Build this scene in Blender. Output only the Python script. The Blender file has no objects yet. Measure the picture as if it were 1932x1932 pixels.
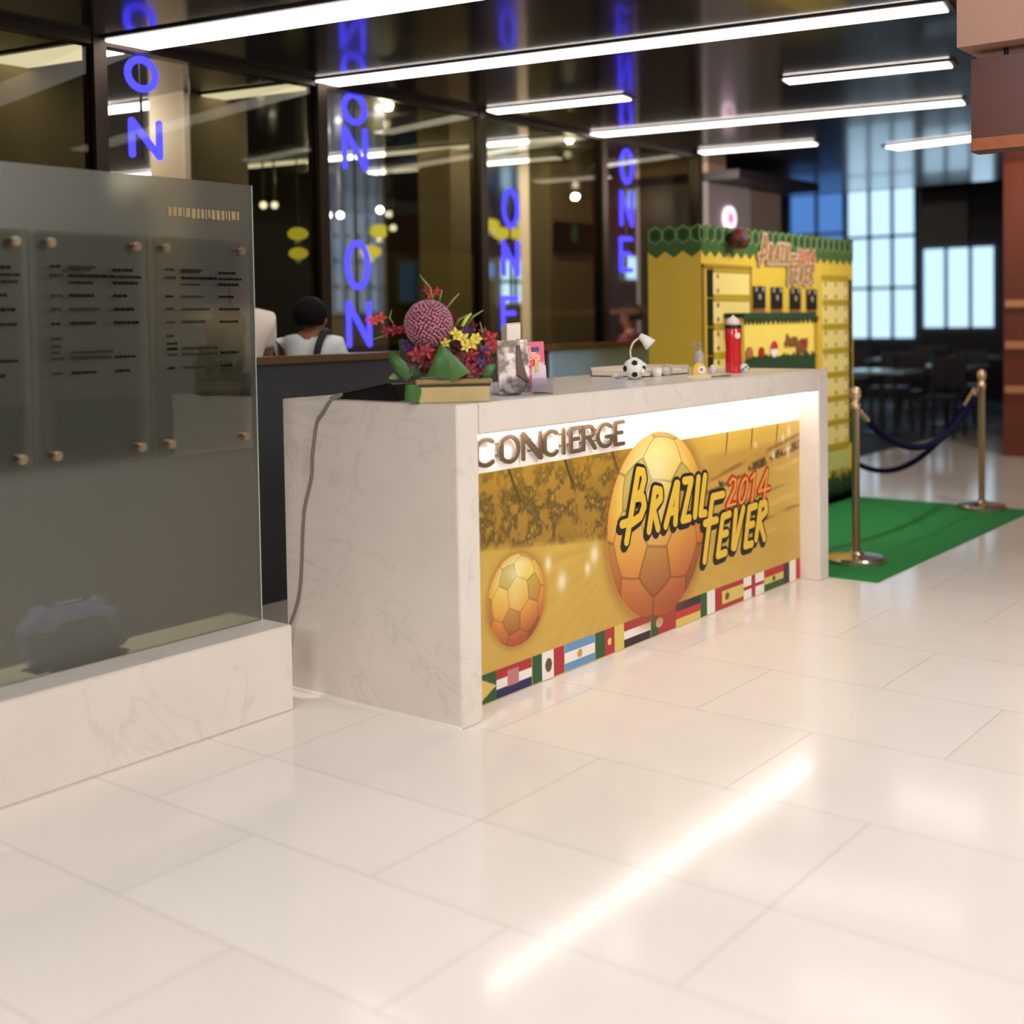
import bpy, bmesh, math, random
import numpy as np
from mathutils import Matrix, Vector
random.seed(7); RNG = np.random.RandomState(11)
C = bpy.context.scene.collection
SC = bpy.context.scene
# ------------------------------------------------------------------ camera
# world frame: x runs along the front of the desk, y runs into the desk, z up; origin = near bottom corner of the desk
FPX, CY, PITCH, ROLL, TH = 2354.48, 696.055, .0389, .0158, .6602
M3 = np.array([[math.sin(TH), math.cos(TH), 0], [-math.cos(TH), math.sin(TH), 0], [0, 0, 1.]])
CAM = np.array([-3.21745, -2.73929, 1.4])
_F = np.array([0, math.cos(PITCH), -math.sin(PITCH)]); _R = np.array([1., 0, 0]); _D = np.cross(_F, _R)
FW, RT, DN = M3 @ _F, M3 @ (math.cos(ROLL)*_R + math.sin(ROLL)*_D), M3 @ (-math.sin(ROLL)*_R + math.cos(ROLL)*_D)
cd = bpy.data.cameras.new('camera'); cam = bpy.data.objects.new('camera', cd); C.objects.link(cam)
cam.matrix_world = Matrix(((RT[0], -DN[0], -FW[0], CAM[0]), (RT[1], -DN[1], -FW[1], CAM[1]), (RT[2], -DN[2], -FW[2], CAM[2]), (0, 0, 0, 1)))
cd.sensor_width = 36; cd.lens = 36*FPX/1932; cd.shift_y = -(966-CY)/1932
cd.clip_start = .05; cd.clip_end = 200
cd.dof.use_dof = True; cd.dof.focus_distance = 5.1; cd.dof.aperture_fstop = 1.2
SC.camera = cam
def _ray(u, v): return FW + RT*(u-966)/FPX + DN*(v-CY)/FPX
def Pz(u, v, z=0.): r = _ray(u, v); return CAM + r*(z-CAM[2])/r[2]
def Pb(u, v, b): r = _ray(u, v); return CAM + r*(b-CAM[1])/r[1]
def Pa(u, v, a): r = _ray(u, v); return CAM + r*(a-CAM[0])/r[0]
# ------------------------------------------------------------------ world and light
w = bpy.data.worlds.new('world'); SC.world = w; w.use_nodes = True
w.node_tree.nodes['Background'].inputs[0].default_value = (.9, .82, .76, 1)
w.node_tree.nodes['Background'].inputs[1].default_value = .22
SC.view_settings.view_transform = 'Standard'; SC.view_settings.look = 'None'
SC.view_settings.gamma = 1; SC.view_settings.use_curve_mapping = False
SC.view_settings.exposure = 0.16
SC.cycles.use_denoising = True
SC.cycles.max_bounces = 8; SC.cycles.transparent_max_bounces = 16; SC.cycles.caustics_reflective = False; SC.cycles.caustics_refractive = False
SC.cycles.sample_clamp_indirect = 6
def area(name, loc, target, sx, sy, power, col=(1, .955, .91)):
    l = bpy.data.lights.new(name, 'AREA'); l.shape = 'RECTANGLE'; l.size = sx; l.size_y = sy; l.energy = power; l.color = col
    o = bpy.data.objects.new(name, l); C.objects.link(o); o.location = loc
    o.rotation_euler = (Vector(target)-Vector(loc)).to_track_quat('-Z', 'Y').to_euler(); return o
area('lobby_fill', (-1.5, -4.2, 6.2), (-.2, -1.0, 0), 5, 4, 225, (1, .97, .945))
area('lobby_fill', (-5.0, -.8, 3.6), (-.6, .2, .4), 3, 3, 245, (1, .97, .945))
area('lobby_fill', (.4, -5.0, 3.1), (5.2, .9, 1.3), 1.3, 1.6, 120, (1, .97, .945))  # added fill lamp, aimed to brighten the booth front
for x_, y_ in ((-1.5, 3.5), (1.5, 4.6), (3.2, 3.3), (5.4, 3.3), (5.0, 6.0), (8.5, 5.5), (10, 7), (4, 7), (8.4, .2), (10.2, -.6)):  # added points that brighten the restaurant and hall, no fittings there
    l_ = bpy.data.lights.new('interior_fill', 'POINT'); l_.energy = 55; l_.shadow_soft_size = .03; l_.color = (1, .86, .68)
    o_ = bpy.data.objects.new('interior_fill', l_); C.objects.link(o_); o_.location = (x_, y_, 2.78)
l_ = bpy.data.lights.new('screen_fill', 'SPOT'); l_.energy = 260; l_.spot_size = .85; l_.spot_blend = .7; l_.shadow_soft_size = .06; l_.color = (1, .96, .92)  # added spot behind the frosted screen so the bag shows through
o_ = bpy.data.objects.new('screen_fill', l_); C.objects.link(o_); o_.location = (-1.05, 1.45, 2.80); o_.rotation_euler = (Vector((-1.0, 1.15, .3))-o_.location).to_track_quat('-Z', 'Y').to_euler()
for x_, tx_ in ((3.9, 4.2), (4.9, 5.0)):  # added spots out of view that brighten the booth front
    l_ = bpy.data.lights.new('booth_fill', 'SPOT'); l_.energy = 95; l_.spot_size = 1.5; l_.spot_blend = .8; l_.shadow_soft_size = .05; l_.color = (1, .96, .92)
    o_ = bpy.data.objects.new('booth_fill', l_); C.objects.link(o_); o_.location = (x_, -.75, 2.80); o_.rotation_euler = (Vector((tx_, 1.04, 1.2))-o_.location).to_track_quat('-Z', 'Y').to_euler()
# ------------------------------------------------------------------ materials
def s2l(c):
    c = np.asarray(c, float)/255.; return np.where(c <= .04045, c/12.92, ((c+.055)/1.055)**2.4)
MATS = {}
def mat(name, rgb, rough=.5, metal=0., emit=0., var=0., scale=8., bump=0., spec=.5, coat=0., trans=0., alpha=1.):
    if name in MATS: return MATS[name]
    m = bpy.data.materials.new(name); m.use_nodes = True; nt = m.node_tree; b = nt.nodes['Principled BSDF']
    c = tuple(s2l(rgb))+(1,)
    b.inputs['Base Color'].default_value = c; b.inputs['Roughness'].default_value = rough; b.inputs['Metallic'].default_value = metal
    b.inputs['Specular IOR Level'].default_value = spec; b.inputs['Coat Weight'].default_value = coat
    b.inputs['Transmission Weight'].default_value = trans; b.inputs['Alpha'].default_value = alpha
    if emit: b.inputs['Emission Color'].default_value = c; b.inputs['Emission Strength'].default_value = emit
    if var or bump:
        tc = nt.nodes.new('ShaderNodeTexCoord'); nz = nt.nodes.new('ShaderNodeTexNoise'); nz.inputs['Scale'].default_value = scale; nz.inputs['Detail'].default_value = 6
        nt.links.new(tc.outputs['Object'], nz.inputs['Vector'])
        if var:
            mx = nt.nodes.new('ShaderNodeMix'); mx.data_type = 'RGBA'
            mx.inputs[6].default_value = tuple(np.array(c[:3])*(1-var))+(1,); mx.inputs[7].default_value = tuple(np.clip(np.array(c[:3])*(1+var), 0, 1))+(1,)
            nt.links.new(nz.outputs['Fac'], mx.inputs[0]); nt.links.new(mx.outputs[2], b.inputs['Base Color'])
        if bump:
            bp = nt.nodes.new('ShaderNodeBump'); bp.inputs['Strength'].default_value = bump; bp.inputs['Distance'].default_value = .01
            nt.links.new(nz.outputs['Fac'], bp.inputs['Height']); nt.links.new(bp.outputs[0], b.inputs['Normal'])
    MATS[name] = m; return m
def marble(name, base, vein, rough=.25):
    m = bpy.data.materials.new(name); m.use_nodes = True; nt = m.node_tree; b = nt.nodes['Principled BSDF']; N = nt.nodes.new; L = nt.links.new
    tc = N('ShaderNodeTexCoord'); mp = N('ShaderNodeMapping'); mp.inputs['Rotation'].default_value = (.5, .6, .5); L(tc.outputs['Object'], mp.inputs[0])
    n1 = N('ShaderNodeTexNoise'); n1.inputs['Scale'].default_value = 2.2; n1.inputs['Detail'].default_value = 8; n1.inputs['Distortion'].default_value = 1.2; L(mp.outputs[0], n1.inputs['Vector'])
    r1 = N('ShaderNodeValToRGB'); e = r1.color_ramp.elements; e[0].position = .485; e[0].color = (0, 0, 0, 1); e[1].position = .5; e[1].color = (1, 1, 1, 1); x = e.new(.515); x.color = (0, 0, 0, 1)
    L(n1.outputs['Fac'], r1.inputs[0])
    n2 = N('ShaderNodeTexNoise'); n2.inputs['Scale'].default_value = 5; n2.inputs['Detail'].default_value = 5; L(mp.outputs[0], n2.inputs['Vector'])
    mu = N('ShaderNodeMath'); mu.operation = 'MULTIPLY'; L(r1.outputs[0], mu.inputs[0]); L(n2.outputs['Fac'], mu.inputs[1])
    mm = N('ShaderNodeMath'); mm.operation = 'MULTIPLY'; mm.inputs[1].default_value = .28; L(mu.outputs[0], mm.inputs[0])
    c1 = tuple(s2l(base))+(1,); c2 = tuple(s2l(np.array(base)*.94))+(1,)
    ma = N('ShaderNodeMix'); ma.data_type = 'RGBA'; ma.inputs[6].default_value = c1; ma.inputs[7].default_value = c2; L(n2.outputs['Fac'], ma.inputs[0])
    mb = N('ShaderNodeMix'); mb.data_type = 'RGBA'; mb.inputs[7].default_value = tuple(s2l(vein))+(1,); L(ma.outputs[2], mb.inputs[6]); L(mm.outputs[0], mb.inputs[0])
    L(mb.outputs[2], b.inputs['Base Color']); b.inputs['Roughness'].default_value = rough; return m
def glassy(name, tint, gloss=.08, rough=0.0):
    m = bpy.data.materials.new(name); m.use_nodes = True; nt = m.node_tree; nt.nodes.clear(); N = nt.nodes.new; L = nt.links.new
    o = N('ShaderNodeOutputMaterial'); t = N('ShaderNodeBsdfTransparent'); t.inputs[0].default_value = tuple(tint)+(1,)
    g = N('ShaderNodeBsdfGlossy'); g.inputs['Roughness'].default_value = rough; g.inputs[0].default_value = (1, 1, 1, 1)
    fr = N('ShaderNodeFresnel'); fr.inputs[0].default_value = 1.45; mu = N('ShaderNodeMath'); mu.operation = 'MULTIPLY'; mu.inputs[1].default_value = gloss/.04; L(fr.outputs[0], mu.inputs[0]); mu.use_clamp = True
    mx = N('ShaderNodeMixShader'); L(mu.outputs[0], mx.inputs[0]); L(t.outputs[0], mx.inputs[1]); L(g.outputs[0], mx.inputs[2]); L(mx.outputs[0], o.inputs[0]); return m
def vcol(name, rough=.4):
    m = bpy.data.materials.new(name); m.use_nodes = True; nt = m.node_tree; b = nt.nodes['Principled BSDF']
    a = nt.nodes.new('ShaderNodeVertexColor'); a.layer_name = 'print'; nt.links.new(a.outputs[0], b.inputs['Base Color']); b.inputs['Roughness'].default_value = rough; return m
def emis(name, rgb, s):
    m = bpy.data.materials.new(name); m.use_nodes = True; nt = m.node_tree; nt.nodes.clear()
    o = nt.nodes.new('ShaderNodeOutputMaterial'); e = nt.nodes.new('ShaderNodeEmission'); e.inputs[0].default_value = tuple(s2l(rgb))+(1,); e.inputs[1].default_value = s
    nt.links.new(e.outputs[0], o.inputs[0]); return m
def floor_mat():
    m = bpy.data.materials.new('polished_tile'); m.use_nodes = True; nt = m.node_tree; b = nt.nodes['Principled BSDF']; N = nt.nodes.new; L = nt.links.new
    tc = N('ShaderNodeTexCoord'); sp = N('ShaderNodeSeparateXYZ'); L(tc.outputs['Object'], sp.inputs[0])
    def br(h, ox, oy):
        ax = N('ShaderNodeMath'); ax.inputs[1].default_value = ox; ay = N('ShaderNodeMath'); ay.inputs[1].default_value = oy
        L(sp.outputs[1], ax.inputs[0]); L(sp.outputs[0], ay.inputs[0])
        cb = N('ShaderNodeCombineXYZ'); L(ax.outputs[0], cb.inputs[0]); L(ay.outputs[0], cb.inputs[1])
        t = N('ShaderNodeTexBrick'); t.offset = .5; t.squash = 1; t.inputs['Scale'].default_value = 1
        t.inputs['Brick Width'].default_value = .888; t.inputs['Row Height'].default_value = h; t.inputs['Mortar Size'].default_value = .0022; t.inputs['Mortar Smooth'].default_value = .2
        t.inputs['Color1'].default_value = tuple(s2l((236, 227, 219)))+(1,); t.inputs['Color2'].default_value = tuple(s2l((232, 222, 213)))+(1,); t.inputs['Mortar'].default_value = tuple(s2l((200, 189, 178)))+(1,)
        L(cb.outputs[0], t.inputs['Vector']); return t
    # rows parallel to the desk's end: boundaries at x = -1.0, -.56, .05 ; joints at y = .352, -.536 (left) and -.083, -.97 (right)
    t1 = br(.438, -.352+8.88, .56+.438*20); t2 = br(.61, -.352+8.88, .56+.61*21)
    gt = N('ShaderNodeMath'); gt.operation = 'GREATER_THAN'; gt.inputs[1].default_value = -.56; L(sp.outputs[0], gt.inputs[0])
    mx = N('ShaderNodeMix'); mx.data_type = 'RGBA'; L(gt.outputs[0], mx.inputs[0]); L(t1.outputs[0], mx.inputs[6]); L(t2.outputs[0], mx.inputs[7])
    nz = N('ShaderNodeTexNoise'); nz.inputs['Scale'].default_value = 2.5; nz.inputs['Detail'].default_value = 8; L(tc.outputs['Object'], nz.inputs['Vector'])
    m2 = N('ShaderNodeMix'); m2.data_type = 'RGBA'; m2.blend_type = 'MULTIPLY'; m2.inputs[0].default_value = .10; L(mx.outputs[2], m2.inputs[6]); L(nz.outputs['Fac'], m2.inputs[7])
    L(m2.outputs[2], b.inputs['Base Color']); b.inputs['Roughness'].default_value = .12; b.inputs['Specular IOR Level'].default_value = .24; return m
MARBLE = marble('cream_marble', (228, 218, 208), (150, 138, 122))
BRASS = mat('brushed_brass', (176, 156, 132), .28, 1.)
CHROME = mat('satin_steel', (215, 195, 175), .25, 1.)
BRONZE = mat('dark_bronze', (52, 42, 34), .35, .6)
WHITE = mat('white_plastic', (235, 230, 225), .35)
BLACK = mat('black_plastic', (14, 13, 12), .4)
# ------------------------------------------------------------------ mesh helpers
class MB:
    def __init__(s): s.v = []; s.f = []; s.m = []; s.c = None
    def add(s, vs, fs, mi=0):
        o = len(s.v); s.v += [tuple(map(float, p)) for p in vs]; s.f += [tuple(i+o for i in f) for f in fs]; s.m += [mi]*len(fs); return s
    def box(s, x0, x1, y0, y1, z0, z1, mi=0):
        vs = [(x, y, z) for z in (z0, z1) for y in (y0, y1) for x in (x0, x1)]
        return s.add(vs, [(0, 2, 3, 1), (4, 5, 7, 6), (0, 1, 5, 4), (2, 6, 7, 3), (0, 4, 6, 2), (1, 3, 7, 5)], mi)
    def prism(s, loop, d, mi=0):      # loop of 3D points extruded by d
        n = len(loop); d = np.array(d, float); L = [np.array(p, float) for p in loop]
        vs = L+[p+d for p in L]
        return s.add(vs, [tuple(range(n))[::-1], tuple(range(n, 2*n))]+[(i, (i+1) % n, (i+1) % n+n, i+n) for i in range(n)], mi)
    def tube(s, pts, r, k=10, mi=0, cap=True):
        P = [np.array(p, float) for p in pts]; n = len(P); R = r if hasattr(r, '__len__') else [r]*n
        up = np.array([.013, .021, 1.]); vs = []
        for i, p in enumerate(P):
            t = P[min(i+1, n-1)]-P[max(i-1, 0)]; t = t/(np.linalg.norm(t)+1e-12)
            a = np.cross(t, up)
            if np.linalg.norm(a) < .15: a = np.cross(t, np.array([1., 0, 0]))
            a /= np.linalg.norm(a); bb = np.cross(t, a)
            vs += [p+R[i]*(math.cos(2*math.pi*j/k)*a+math.sin(2*math.pi*j/k)*bb) for j in range(k)]
        fs = [(i*k+j, i*k+(j+1) % k, (i+1)*k+(j+1) % k, (i+1)*k+j) for i in range(n-1) for j in range(k)]
        if cap: fs += [tuple(range(k))[::-1], tuple((n-1)*k+j for j in range(k))]
        return s.add(vs, fs, mi)
    def lathe(s, prof, c=(0, 0, 0), k=24, mi=0):
        c = np.array(c, float); n = len(prof)
        vs = [c+np.array([r*math.cos(2*math.pi*j/k), r*math.sin(2*math.pi*j/k), z]) for r, z in prof for j in range(k)]
        fs = [(i*k+j, i*k+(j+1) % k, (i+1)*k+(j+1) % k, (i+1)*k+j) for i in range(n-1) for j in range(k)]
        fs += [tuple(range(k))[::-1], tuple((n-1)*k+j for j in range(k))]
        return s.add(vs, fs, mi)
    def ball(s, c, r, k=14, mi=0, sc=(1, 1, 1)):
        c = np.array(c, float); h = k//2
        vs = [c+r*np.array(sc)*np.array([math.sin(math.pi*(i+.02)/(h+.04)*1)*math.cos(2*math.pi*j/k), math.sin(math.pi*(i+.02)/(h+.04))*math.sin(2*math.pi*j/k), math.cos(math.pi*(i+.02)/(h+.04))]) for i in range(h+1) for j in range(k)]
        fs = [(i*k+j, (i+1)*k+j, (i+1)*k+(j+1) % k, i*k+(j+1) % k) for i in range(h) for j in range(k)]
        fs += [tuple(range(k)), tuple(h*k+j for j in range(k))[::-1]]
        return s.add(vs, fs, mi)
    def disc(s, c, r, n, th, k=20, mi=0):   # short cylinder, axis n
        n = np.array(n, float); n /= np.linalg.norm(n); return s.tube([np.array(c), np.array(c)+n*th], r, k, mi)
def build(name, mb, mats, parent=None, loc=None, smooth=False, bevel=0.):
    if not isinstance(mats, (list, tuple)): mats = [mats]
    V = np.array(mb.v)
    if parent is not None: o0 = ROOT[parent.name]
    else:
        if loc is None: loc = ((V[:, 0].min()+V[:, 0].max())/2, (V[:, 1].min()+V[:, 1].max())/2, V[:, 2].min())
        o0 = np.array(loc, float)
    me = bpy.data.meshes.new(name); me.from_pydata([tuple(p-o0) for p in V], [], mb.f)
    for m in mats: me.materials.append(m)
    me.polygons.foreach_set('material_index', mb.m)
    if mb.c is not None:
        at = me.color_attributes.new('print', 'FLOAT_COLOR', 'POINT'); at.data.foreach_set('color', np.asarray(mb.c, np.float32).ravel())
    bm = bmesh.new(); bm.from_mesh(me); bmesh.ops.recalc_face_normals(bm, faces=bm.faces)
    if bevel:
        bmesh.ops.bevel(bm, geom=[e for e in bm.edges if len(e.link_faces) == 2 and e.calc_face_angle(0) > .6], offset=bevel, segments=2, affect='EDGES', clamp_overlap=True)
    bm.to_mesh(me); bm.free()
    if smooth:
        for p in me.polygons: p.use_smooth = True
    ob = bpy.data.objects.new(name, me); C.objects.link(ob)
    if parent is not None: ob.parent = parent
    else: ob.location = o0
    ROOT[ob.name] = o0
    return ob
ROOT = {}
def tag(o, label, cat, group=None, kind=None):
    o['label'] = label; o['category'] = cat
    if group: o['group'] = group
    if kind: o['kind'] = kind
    return o
def thing(name, label, cat, loc, group=None):
    o = bpy.data.objects.new(name, None); C.objects.link(o); o.location = tuple(map(float, loc)); o.empty_display_size = .1
    ROOT[o.name] = np.array(loc, float); return tag(o, label, cat, group)
def struct(name, mb, m, label=None, **k):
    o = build(name, mb, m, loc=(0, 0, 0), **k); o['kind'] = 'structure'; o['label'] = label or name.replace('_', ' '); o['category'] = name.split('_')[0]; return o
def dup(root, loc, label=None):
    r = root.copy(); C.objects.link(r); r.location = tuple(map(float, loc))
    if label: r['label'] = label
    for ch in list(root.children):
        c = ch.copy(); C.objects.link(c); c.parent = r
        for g in list(ch.children):
            d = g.copy(); C.objects.link(d); d.parent = c
    return r
# stroke lettering: polylines in a unit cell (x 0..1, y 0..1)
def arc(cx, cy, rx, ry, a0, a1, n=14): return [(cx+rx*math.cos(math.radians(a0+(a1-a0)*i/n)), cy+ry*math.sin(math.radians(a0+(a1-a0)*i/n))) for i in range(n+1)]
GL = {'O': [arc(.5, .5, .5, .5, 0, 360, 26)], 'N': [[(0, 0), (0, 1), (1, 0), (1, 1)]], 'E': [[(1, 1), (0, 1), (0, 0), (1, 0)], [(0, .52), (.8, .52)]],
      'C': [arc(.55, .5, .55, .5, 50, 310, 20)], 'I': [[(.5, 0), (.5, 1)]], 'R': [[(0, 0), (0, 1)], [(0, 1), (.5, 1)]+arc(.5, .76, .38, .24, 90, -90, 10)+[(0, .52)], [(.45, .52), (1, 0)]],
      'G': [arc(.55, .5, .55, .5, 50, 340, 20)+[(1.05, .42), (.65, .42)]]}
RC_ = 0
def ribbon(mb, pts, wd, org, ex, ey, n, mi=0, k=8):
    """stroke of width wd through 2D pts, mapped org+x*ex+y*ey and thickened by vector n"""
    org, ex, ey, n = [np.array(q, float) for q in (org, ex, ey, n)]; u, vv = ex/np.linalg.norm(ex), ey/np.linalg.norm(ey)
    P = [org+p[0]*ex+p[1]*ey for p in pts]; h = wd/2
    global RC_
    nh = n/np.linalg.norm(n)
    for i in range(len(P)-1):
        RC_ = (RC_+1) % 41; oo = -nh*RC_*2e-5
        t = P[i+1]-P[i]; l = np.linalg.norm(t)
        if l < 1e-6: continue
        t /= l; s = np.cross(n/np.linalg.norm(n), t)
        mb.prism([P[i]-s*h+oo, P[i+1]-s*h+oo, P[i+1]+s*h+oo, P[i]+s*h+oo], n, mi)
    nn = n/np.linalg.norm(n); t = np.cross(nn, vv)
    for p in P:
        RC_ = (RC_+1) % 41; p = p-nh*RC_*2e-5
        mb.prism([p+h*(math.cos(2*math.pi*j/k)*t+math.sin(2*math.pi*j/k)*vv) for j in range(k)], n, mi)
# ================================================================== SETTING
CEIL = 2.849; YF = 2.757; YP = 2.04   # YP: the low partition stands in front of the glass
KS = 1.15
FL = floor_mat()
struct('floor', MB().add([(-9, -9, 0), (22, -9, 0), (22, 2.09, 0), (-9, 2.09, 0), (-9, -9, -.1), (22, -9, -.1), (22, 2.09, -.1), (-9, 2.09, -.1)], [(0, 1, 2, 3), (4, 7, 6, 5), (0, 4, 5, 1), (1, 5, 6, 2), (2, 6, 7, 3), (3, 7, 4, 0)]), FL, 'cream polished stone tile floor of the lobby')
struct('floor', MB().box(-9, 22, 2.09, 10, -.1, 0), mat('dark_carpet', (50, 42, 40), .6, var=.2, scale=30), 'dark floor of the restaurant behind the glass')
CE = mat('dark_gloss_ceiling', (34, 31, 36), .16, spec=.9, coat=.3)
struct('ceiling', MB().box(-6, 1.95, -.82, 10, CEIL, CEIL+.1).box(1.95, 11.0, -1.95, 10, CEIL, CEIL+.1), CE, 'dark glossy ceiling')
struct('ceiling', MB().box(11.0, 22, -4, 10, 4.4, 4.5), mat('atrium_ceiling', (96, 84, 78), .6), 'high ceiling by the far windows')
struct('trim_1', MB().box(10.9, 11.0, -4, 9, CEIL, 4.4), mat('fascia', (84, 62, 54), .6), 'brown fascia where the low ceiling ends')
WD = mat('restaurant_wall', (60, 52, 44), .6, var=.1)
struct('wall_back', MB().box(-9, 22, 9.0, 9.2, 0, 4.4), WD, 'dark back wall of the restaurant')
struct('wall_far', MB().box(18.0, 18.2, -4, 9.0, 0, 4.4), mat('far_wall', (66, 62, 66), .7), 'far end wall with windows')
struct('wall_left', MB().box(-9.1, -9, -9, 9, 0, 4.4), mat('lobby_wall', (176, 158, 142), .6), 'plain lobby wall at the left')
# soffit at the upper right
struct('ceiling', MB().box(1.93, 6, -1.95, -1.05, 2.475, CEIL+.4), mat('salmon_paint', (150, 112, 96), .6), 'salmon painted ceiling soffit at the upper right')
# facade: bronze mullions, clear strips, tinted panes, low partition below
MX = [CAM[0]+KS*(m-CAM[0]) for m in (-2.62, -1.30, .02, 1.34, 2.66, 3.98, 5.31)]
LOW = [m for m in MX]
for i, m in enumerate(MX):
    struct('trim_%d' % (i+2), MB().box(m-.034, m+.040, YF-.03, YF+.07, 0, CEIL), BRONZE, 'dark bronze mullion of the glass front')
struct('trim_9', MB().box(-4, MX[-1], YF-.02, YF+.06, CEIL-.04, CEIL), BRONZE, 'dark bronze head rail of the glass front')
TINT = glassy('tinted_glass', (.34, .34, .27), .012); CLEAR = glassy('clear_glass', (.94, .96, .96), .006)
wi = 1
for m in MX[:-1]:
    for x0, x1, mm, lab in ((m+.040, m+.575, CLEAR, 'clear glass strip of the restaurant front'), (m+.575, m+1.484, TINT, 'tinted glass pane of the restaurant front')):
        struct('window_%d' % wi, MB().box(x0, x1, YF+.005, YF+.017, .3, CEIL-.03), mm, lab); wi += 1
GREYP = mat('charcoal_laminate', (64, 64, 70), .35, var=.08, scale=3); BLUEP = mat('slate_blue_laminate', (165, 198, 224), .4, var=.06, scale=3)
struct('trim_15', MB().box(-4, 3.33, YP, YP+.05, 0, 1.2), GREYP, 'charcoal low partition under the restaurant glass')
q = MB()
for x in (3.335, 4.30): q.box(x, min(x+.955, 5.3), YP, YP+.05, 0, 1.2)
struct('trim_14', q, BLUEP, 'slate blue low partition under the restaurant glass')
struct('trim_13', MB().box(-4, MX[-1], YF-.03, YF+.07, 0, .3), BRONZE, 'dark bronze sill of the glass front')
struct('trim_10', MB().box(-4, 5.31, YP-.04, YP+.08, 1.2, 1.237), mat('bronze_rail', (112, 86, 56), .35, .4), 'bronze rail on top of the low partition')
# restaurant piers and windows behind the glass
BE = mat('beige_pier', (206, 186, 150), .6)
def pier(name, u0, u1, y, lab):
    struct(name, MB().box(Pb(u0, 400, y)[0], Pb(u1, 400, y)[0], y, y+.35, 0, CEIL), BE, lab)
pier('trim_16', 850, 906, 4.0, 'beige pier left of the middle mullion'); pier('trim_17', 1038, 1126, 4.0, 'beige pier carrying the television')
pier('trim_18', -140, 186, 3.6, 'beige wall far left behind the glass'); pier('trim_19', 352, 470, 3.6, 'beige pier behind the frosted screen')
FRAME = mat('window_frame', (120, 142, 172), .5)
SKY = emis('daylight', (190, 226, 250), 1.25); SKYB = emis('daylight_blue', (88, 140, 214), .8); SKYD = emis('daylight_dim', (126, 142, 164), .75)
def window_b(n, u0, u1, v0, v1, m, nx, nz, y=8.99):
    a0, a1 = Pb(u0, 500, y)[0], Pb(u1, 500, y)[0]; um = (u0+u1)/2; z1, z0 = Pb(um, v0, y)[2], Pb(um, v1, y)[2]
    o = struct('window_%d' % n, MB().box(a0, a1, y-.02, y, z0, z1), m, 'daylit window in the back wall of the restaurant')
    f = MB(); t = .026
    for i in range(nx+1): x = a0+(a1-a0)*i/nx; f.box(x-t, x+t, y-.08, y-.02, z0, z1)
    for i in range(nz+1): z = z0+(z1-z0)*i/nz; f.box(a0, a1, y-.08, y-.02, z-t, z+t)
    build('window_frame', f, FRAME, o)
def window_a(n, u0, u1, v0, v1, m, ny, nz, x=17.99):
    b0, b1 = Pa(u1, 500, x)[1], Pa(u0, 500, x)[1]; um = (u0+u1)/2; z1, z0 = Pa(um, v0, x)[2], Pa(um, v1, x)[2]
    o = struct('window_%d' % n, MB().box(x-.02, x, b0, b1, z0, z1), m, 'daylit window in the far end wall')
    f = MB(); t = .026
    for i in range(ny+1): y = b0+(b1-b0)*i/ny; f.box(x-.08, x-.02, y-t, y+t, z0, z1)
    for i in range(nz+1): z = z0+(z1-z0)*i/nz; f.box(x-.08, x-.02, b0, b1, z-t, z+t)
    build('window_frame', f, FRAME, o)
window_b(20, 600, 712, 398, 590, SKYD, 5, 4)
window_b(21, 745, 850, 495, 570, SKYB, 3, 1); window_b(22, 868, 930, 493, 525, SKYB, 1, 1); window_b(23, 936, 996, 489, 575, SKY, 2, 2)
window_b(24, 1000, 1135, 485, 560, SKYB, 4, 1); window_b(25, 1172, 1225, 482, 530, SKY, 1, 1)
window_a(26, 1492, 1596, 325, 560, SKYB, 2, 2); window_a(27, 1600, 1730, 350, 640, SKY, 3, 3); window_a(28, 1742, 1880, 465, 620, SKY, 3, 1)
# right hand shopfront
RB = mat('redbrown_timber', (112, 54, 38), .35, var=.12, scale=3)
struct('wall_right', MB().box(9.32, 12.0, -4, .93, 0, CEIL), RB, 'red brown timber shopfront at the right edge')
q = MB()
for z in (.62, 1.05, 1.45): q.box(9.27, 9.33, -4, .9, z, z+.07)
struct('trim_11', q, mat('timber_highlight', (214, 150, 108), .3, .3), 'horizontal bands standing for reflected highlights on the shopfront')  # copper strips stand in for highlights reflected on the shopfront
# ================================================================== CEILING LIGHTS
LIT = emis('lamp_diffuser', (255, 243, 234), 5.5)
def ceiling_light(p0, p1, wd, label, group='linear ceiling lights'):
    p0, p1 = np.array(p0, float), np.array(p1, float); c = (p0+p1)/2; t = thing('ceiling_light', label, 'light', (c[0], c[1], CEIL), group)
    d = p1-p0; l = np.linalg.norm(d); d /= l; s = np.array([-d[1], d[0]])*wd*KS*.72
    def loop(e, k, z): return [np.array([*(p0-d*e-s*k), z]), np.array([*(p1+d*e-s*k), z]), np.array([*(p1+d*e+s*k), z]), np.array([*(p0-d*e+s*k), z])]
    build('frame', MB().prism(loop(.03, 1.25, CEIL-.010), (0, 0, .009)), mat('lamp_trim', (60, 54, 52), .4, .5), t)
    build('diffuser', MB().prism(loop(0, 1, CEIL-.018), (0, 0, .008)), LIT, t)
def LN(x, y): return (CAM[0]+KS*(x-.185*(y-2.0)-CAM[0]), CAM[1]+KS*(y-CAM[1]))
ceiling_light(LN(.17, 6.0), LN(.17, .2), .16, 'wide linear ceiling light running over the frosted screen')
ceiling_light(LN(1.39, 6.5), LN(1.39, -1.0), .11, 'long bright linear ceiling light ending at the salmon soffit')
ceiling_light(LN(2.66, 1.95), LN(2.66, 1.1), .09, 'short linear ceiling light by the middle mullion')
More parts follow.
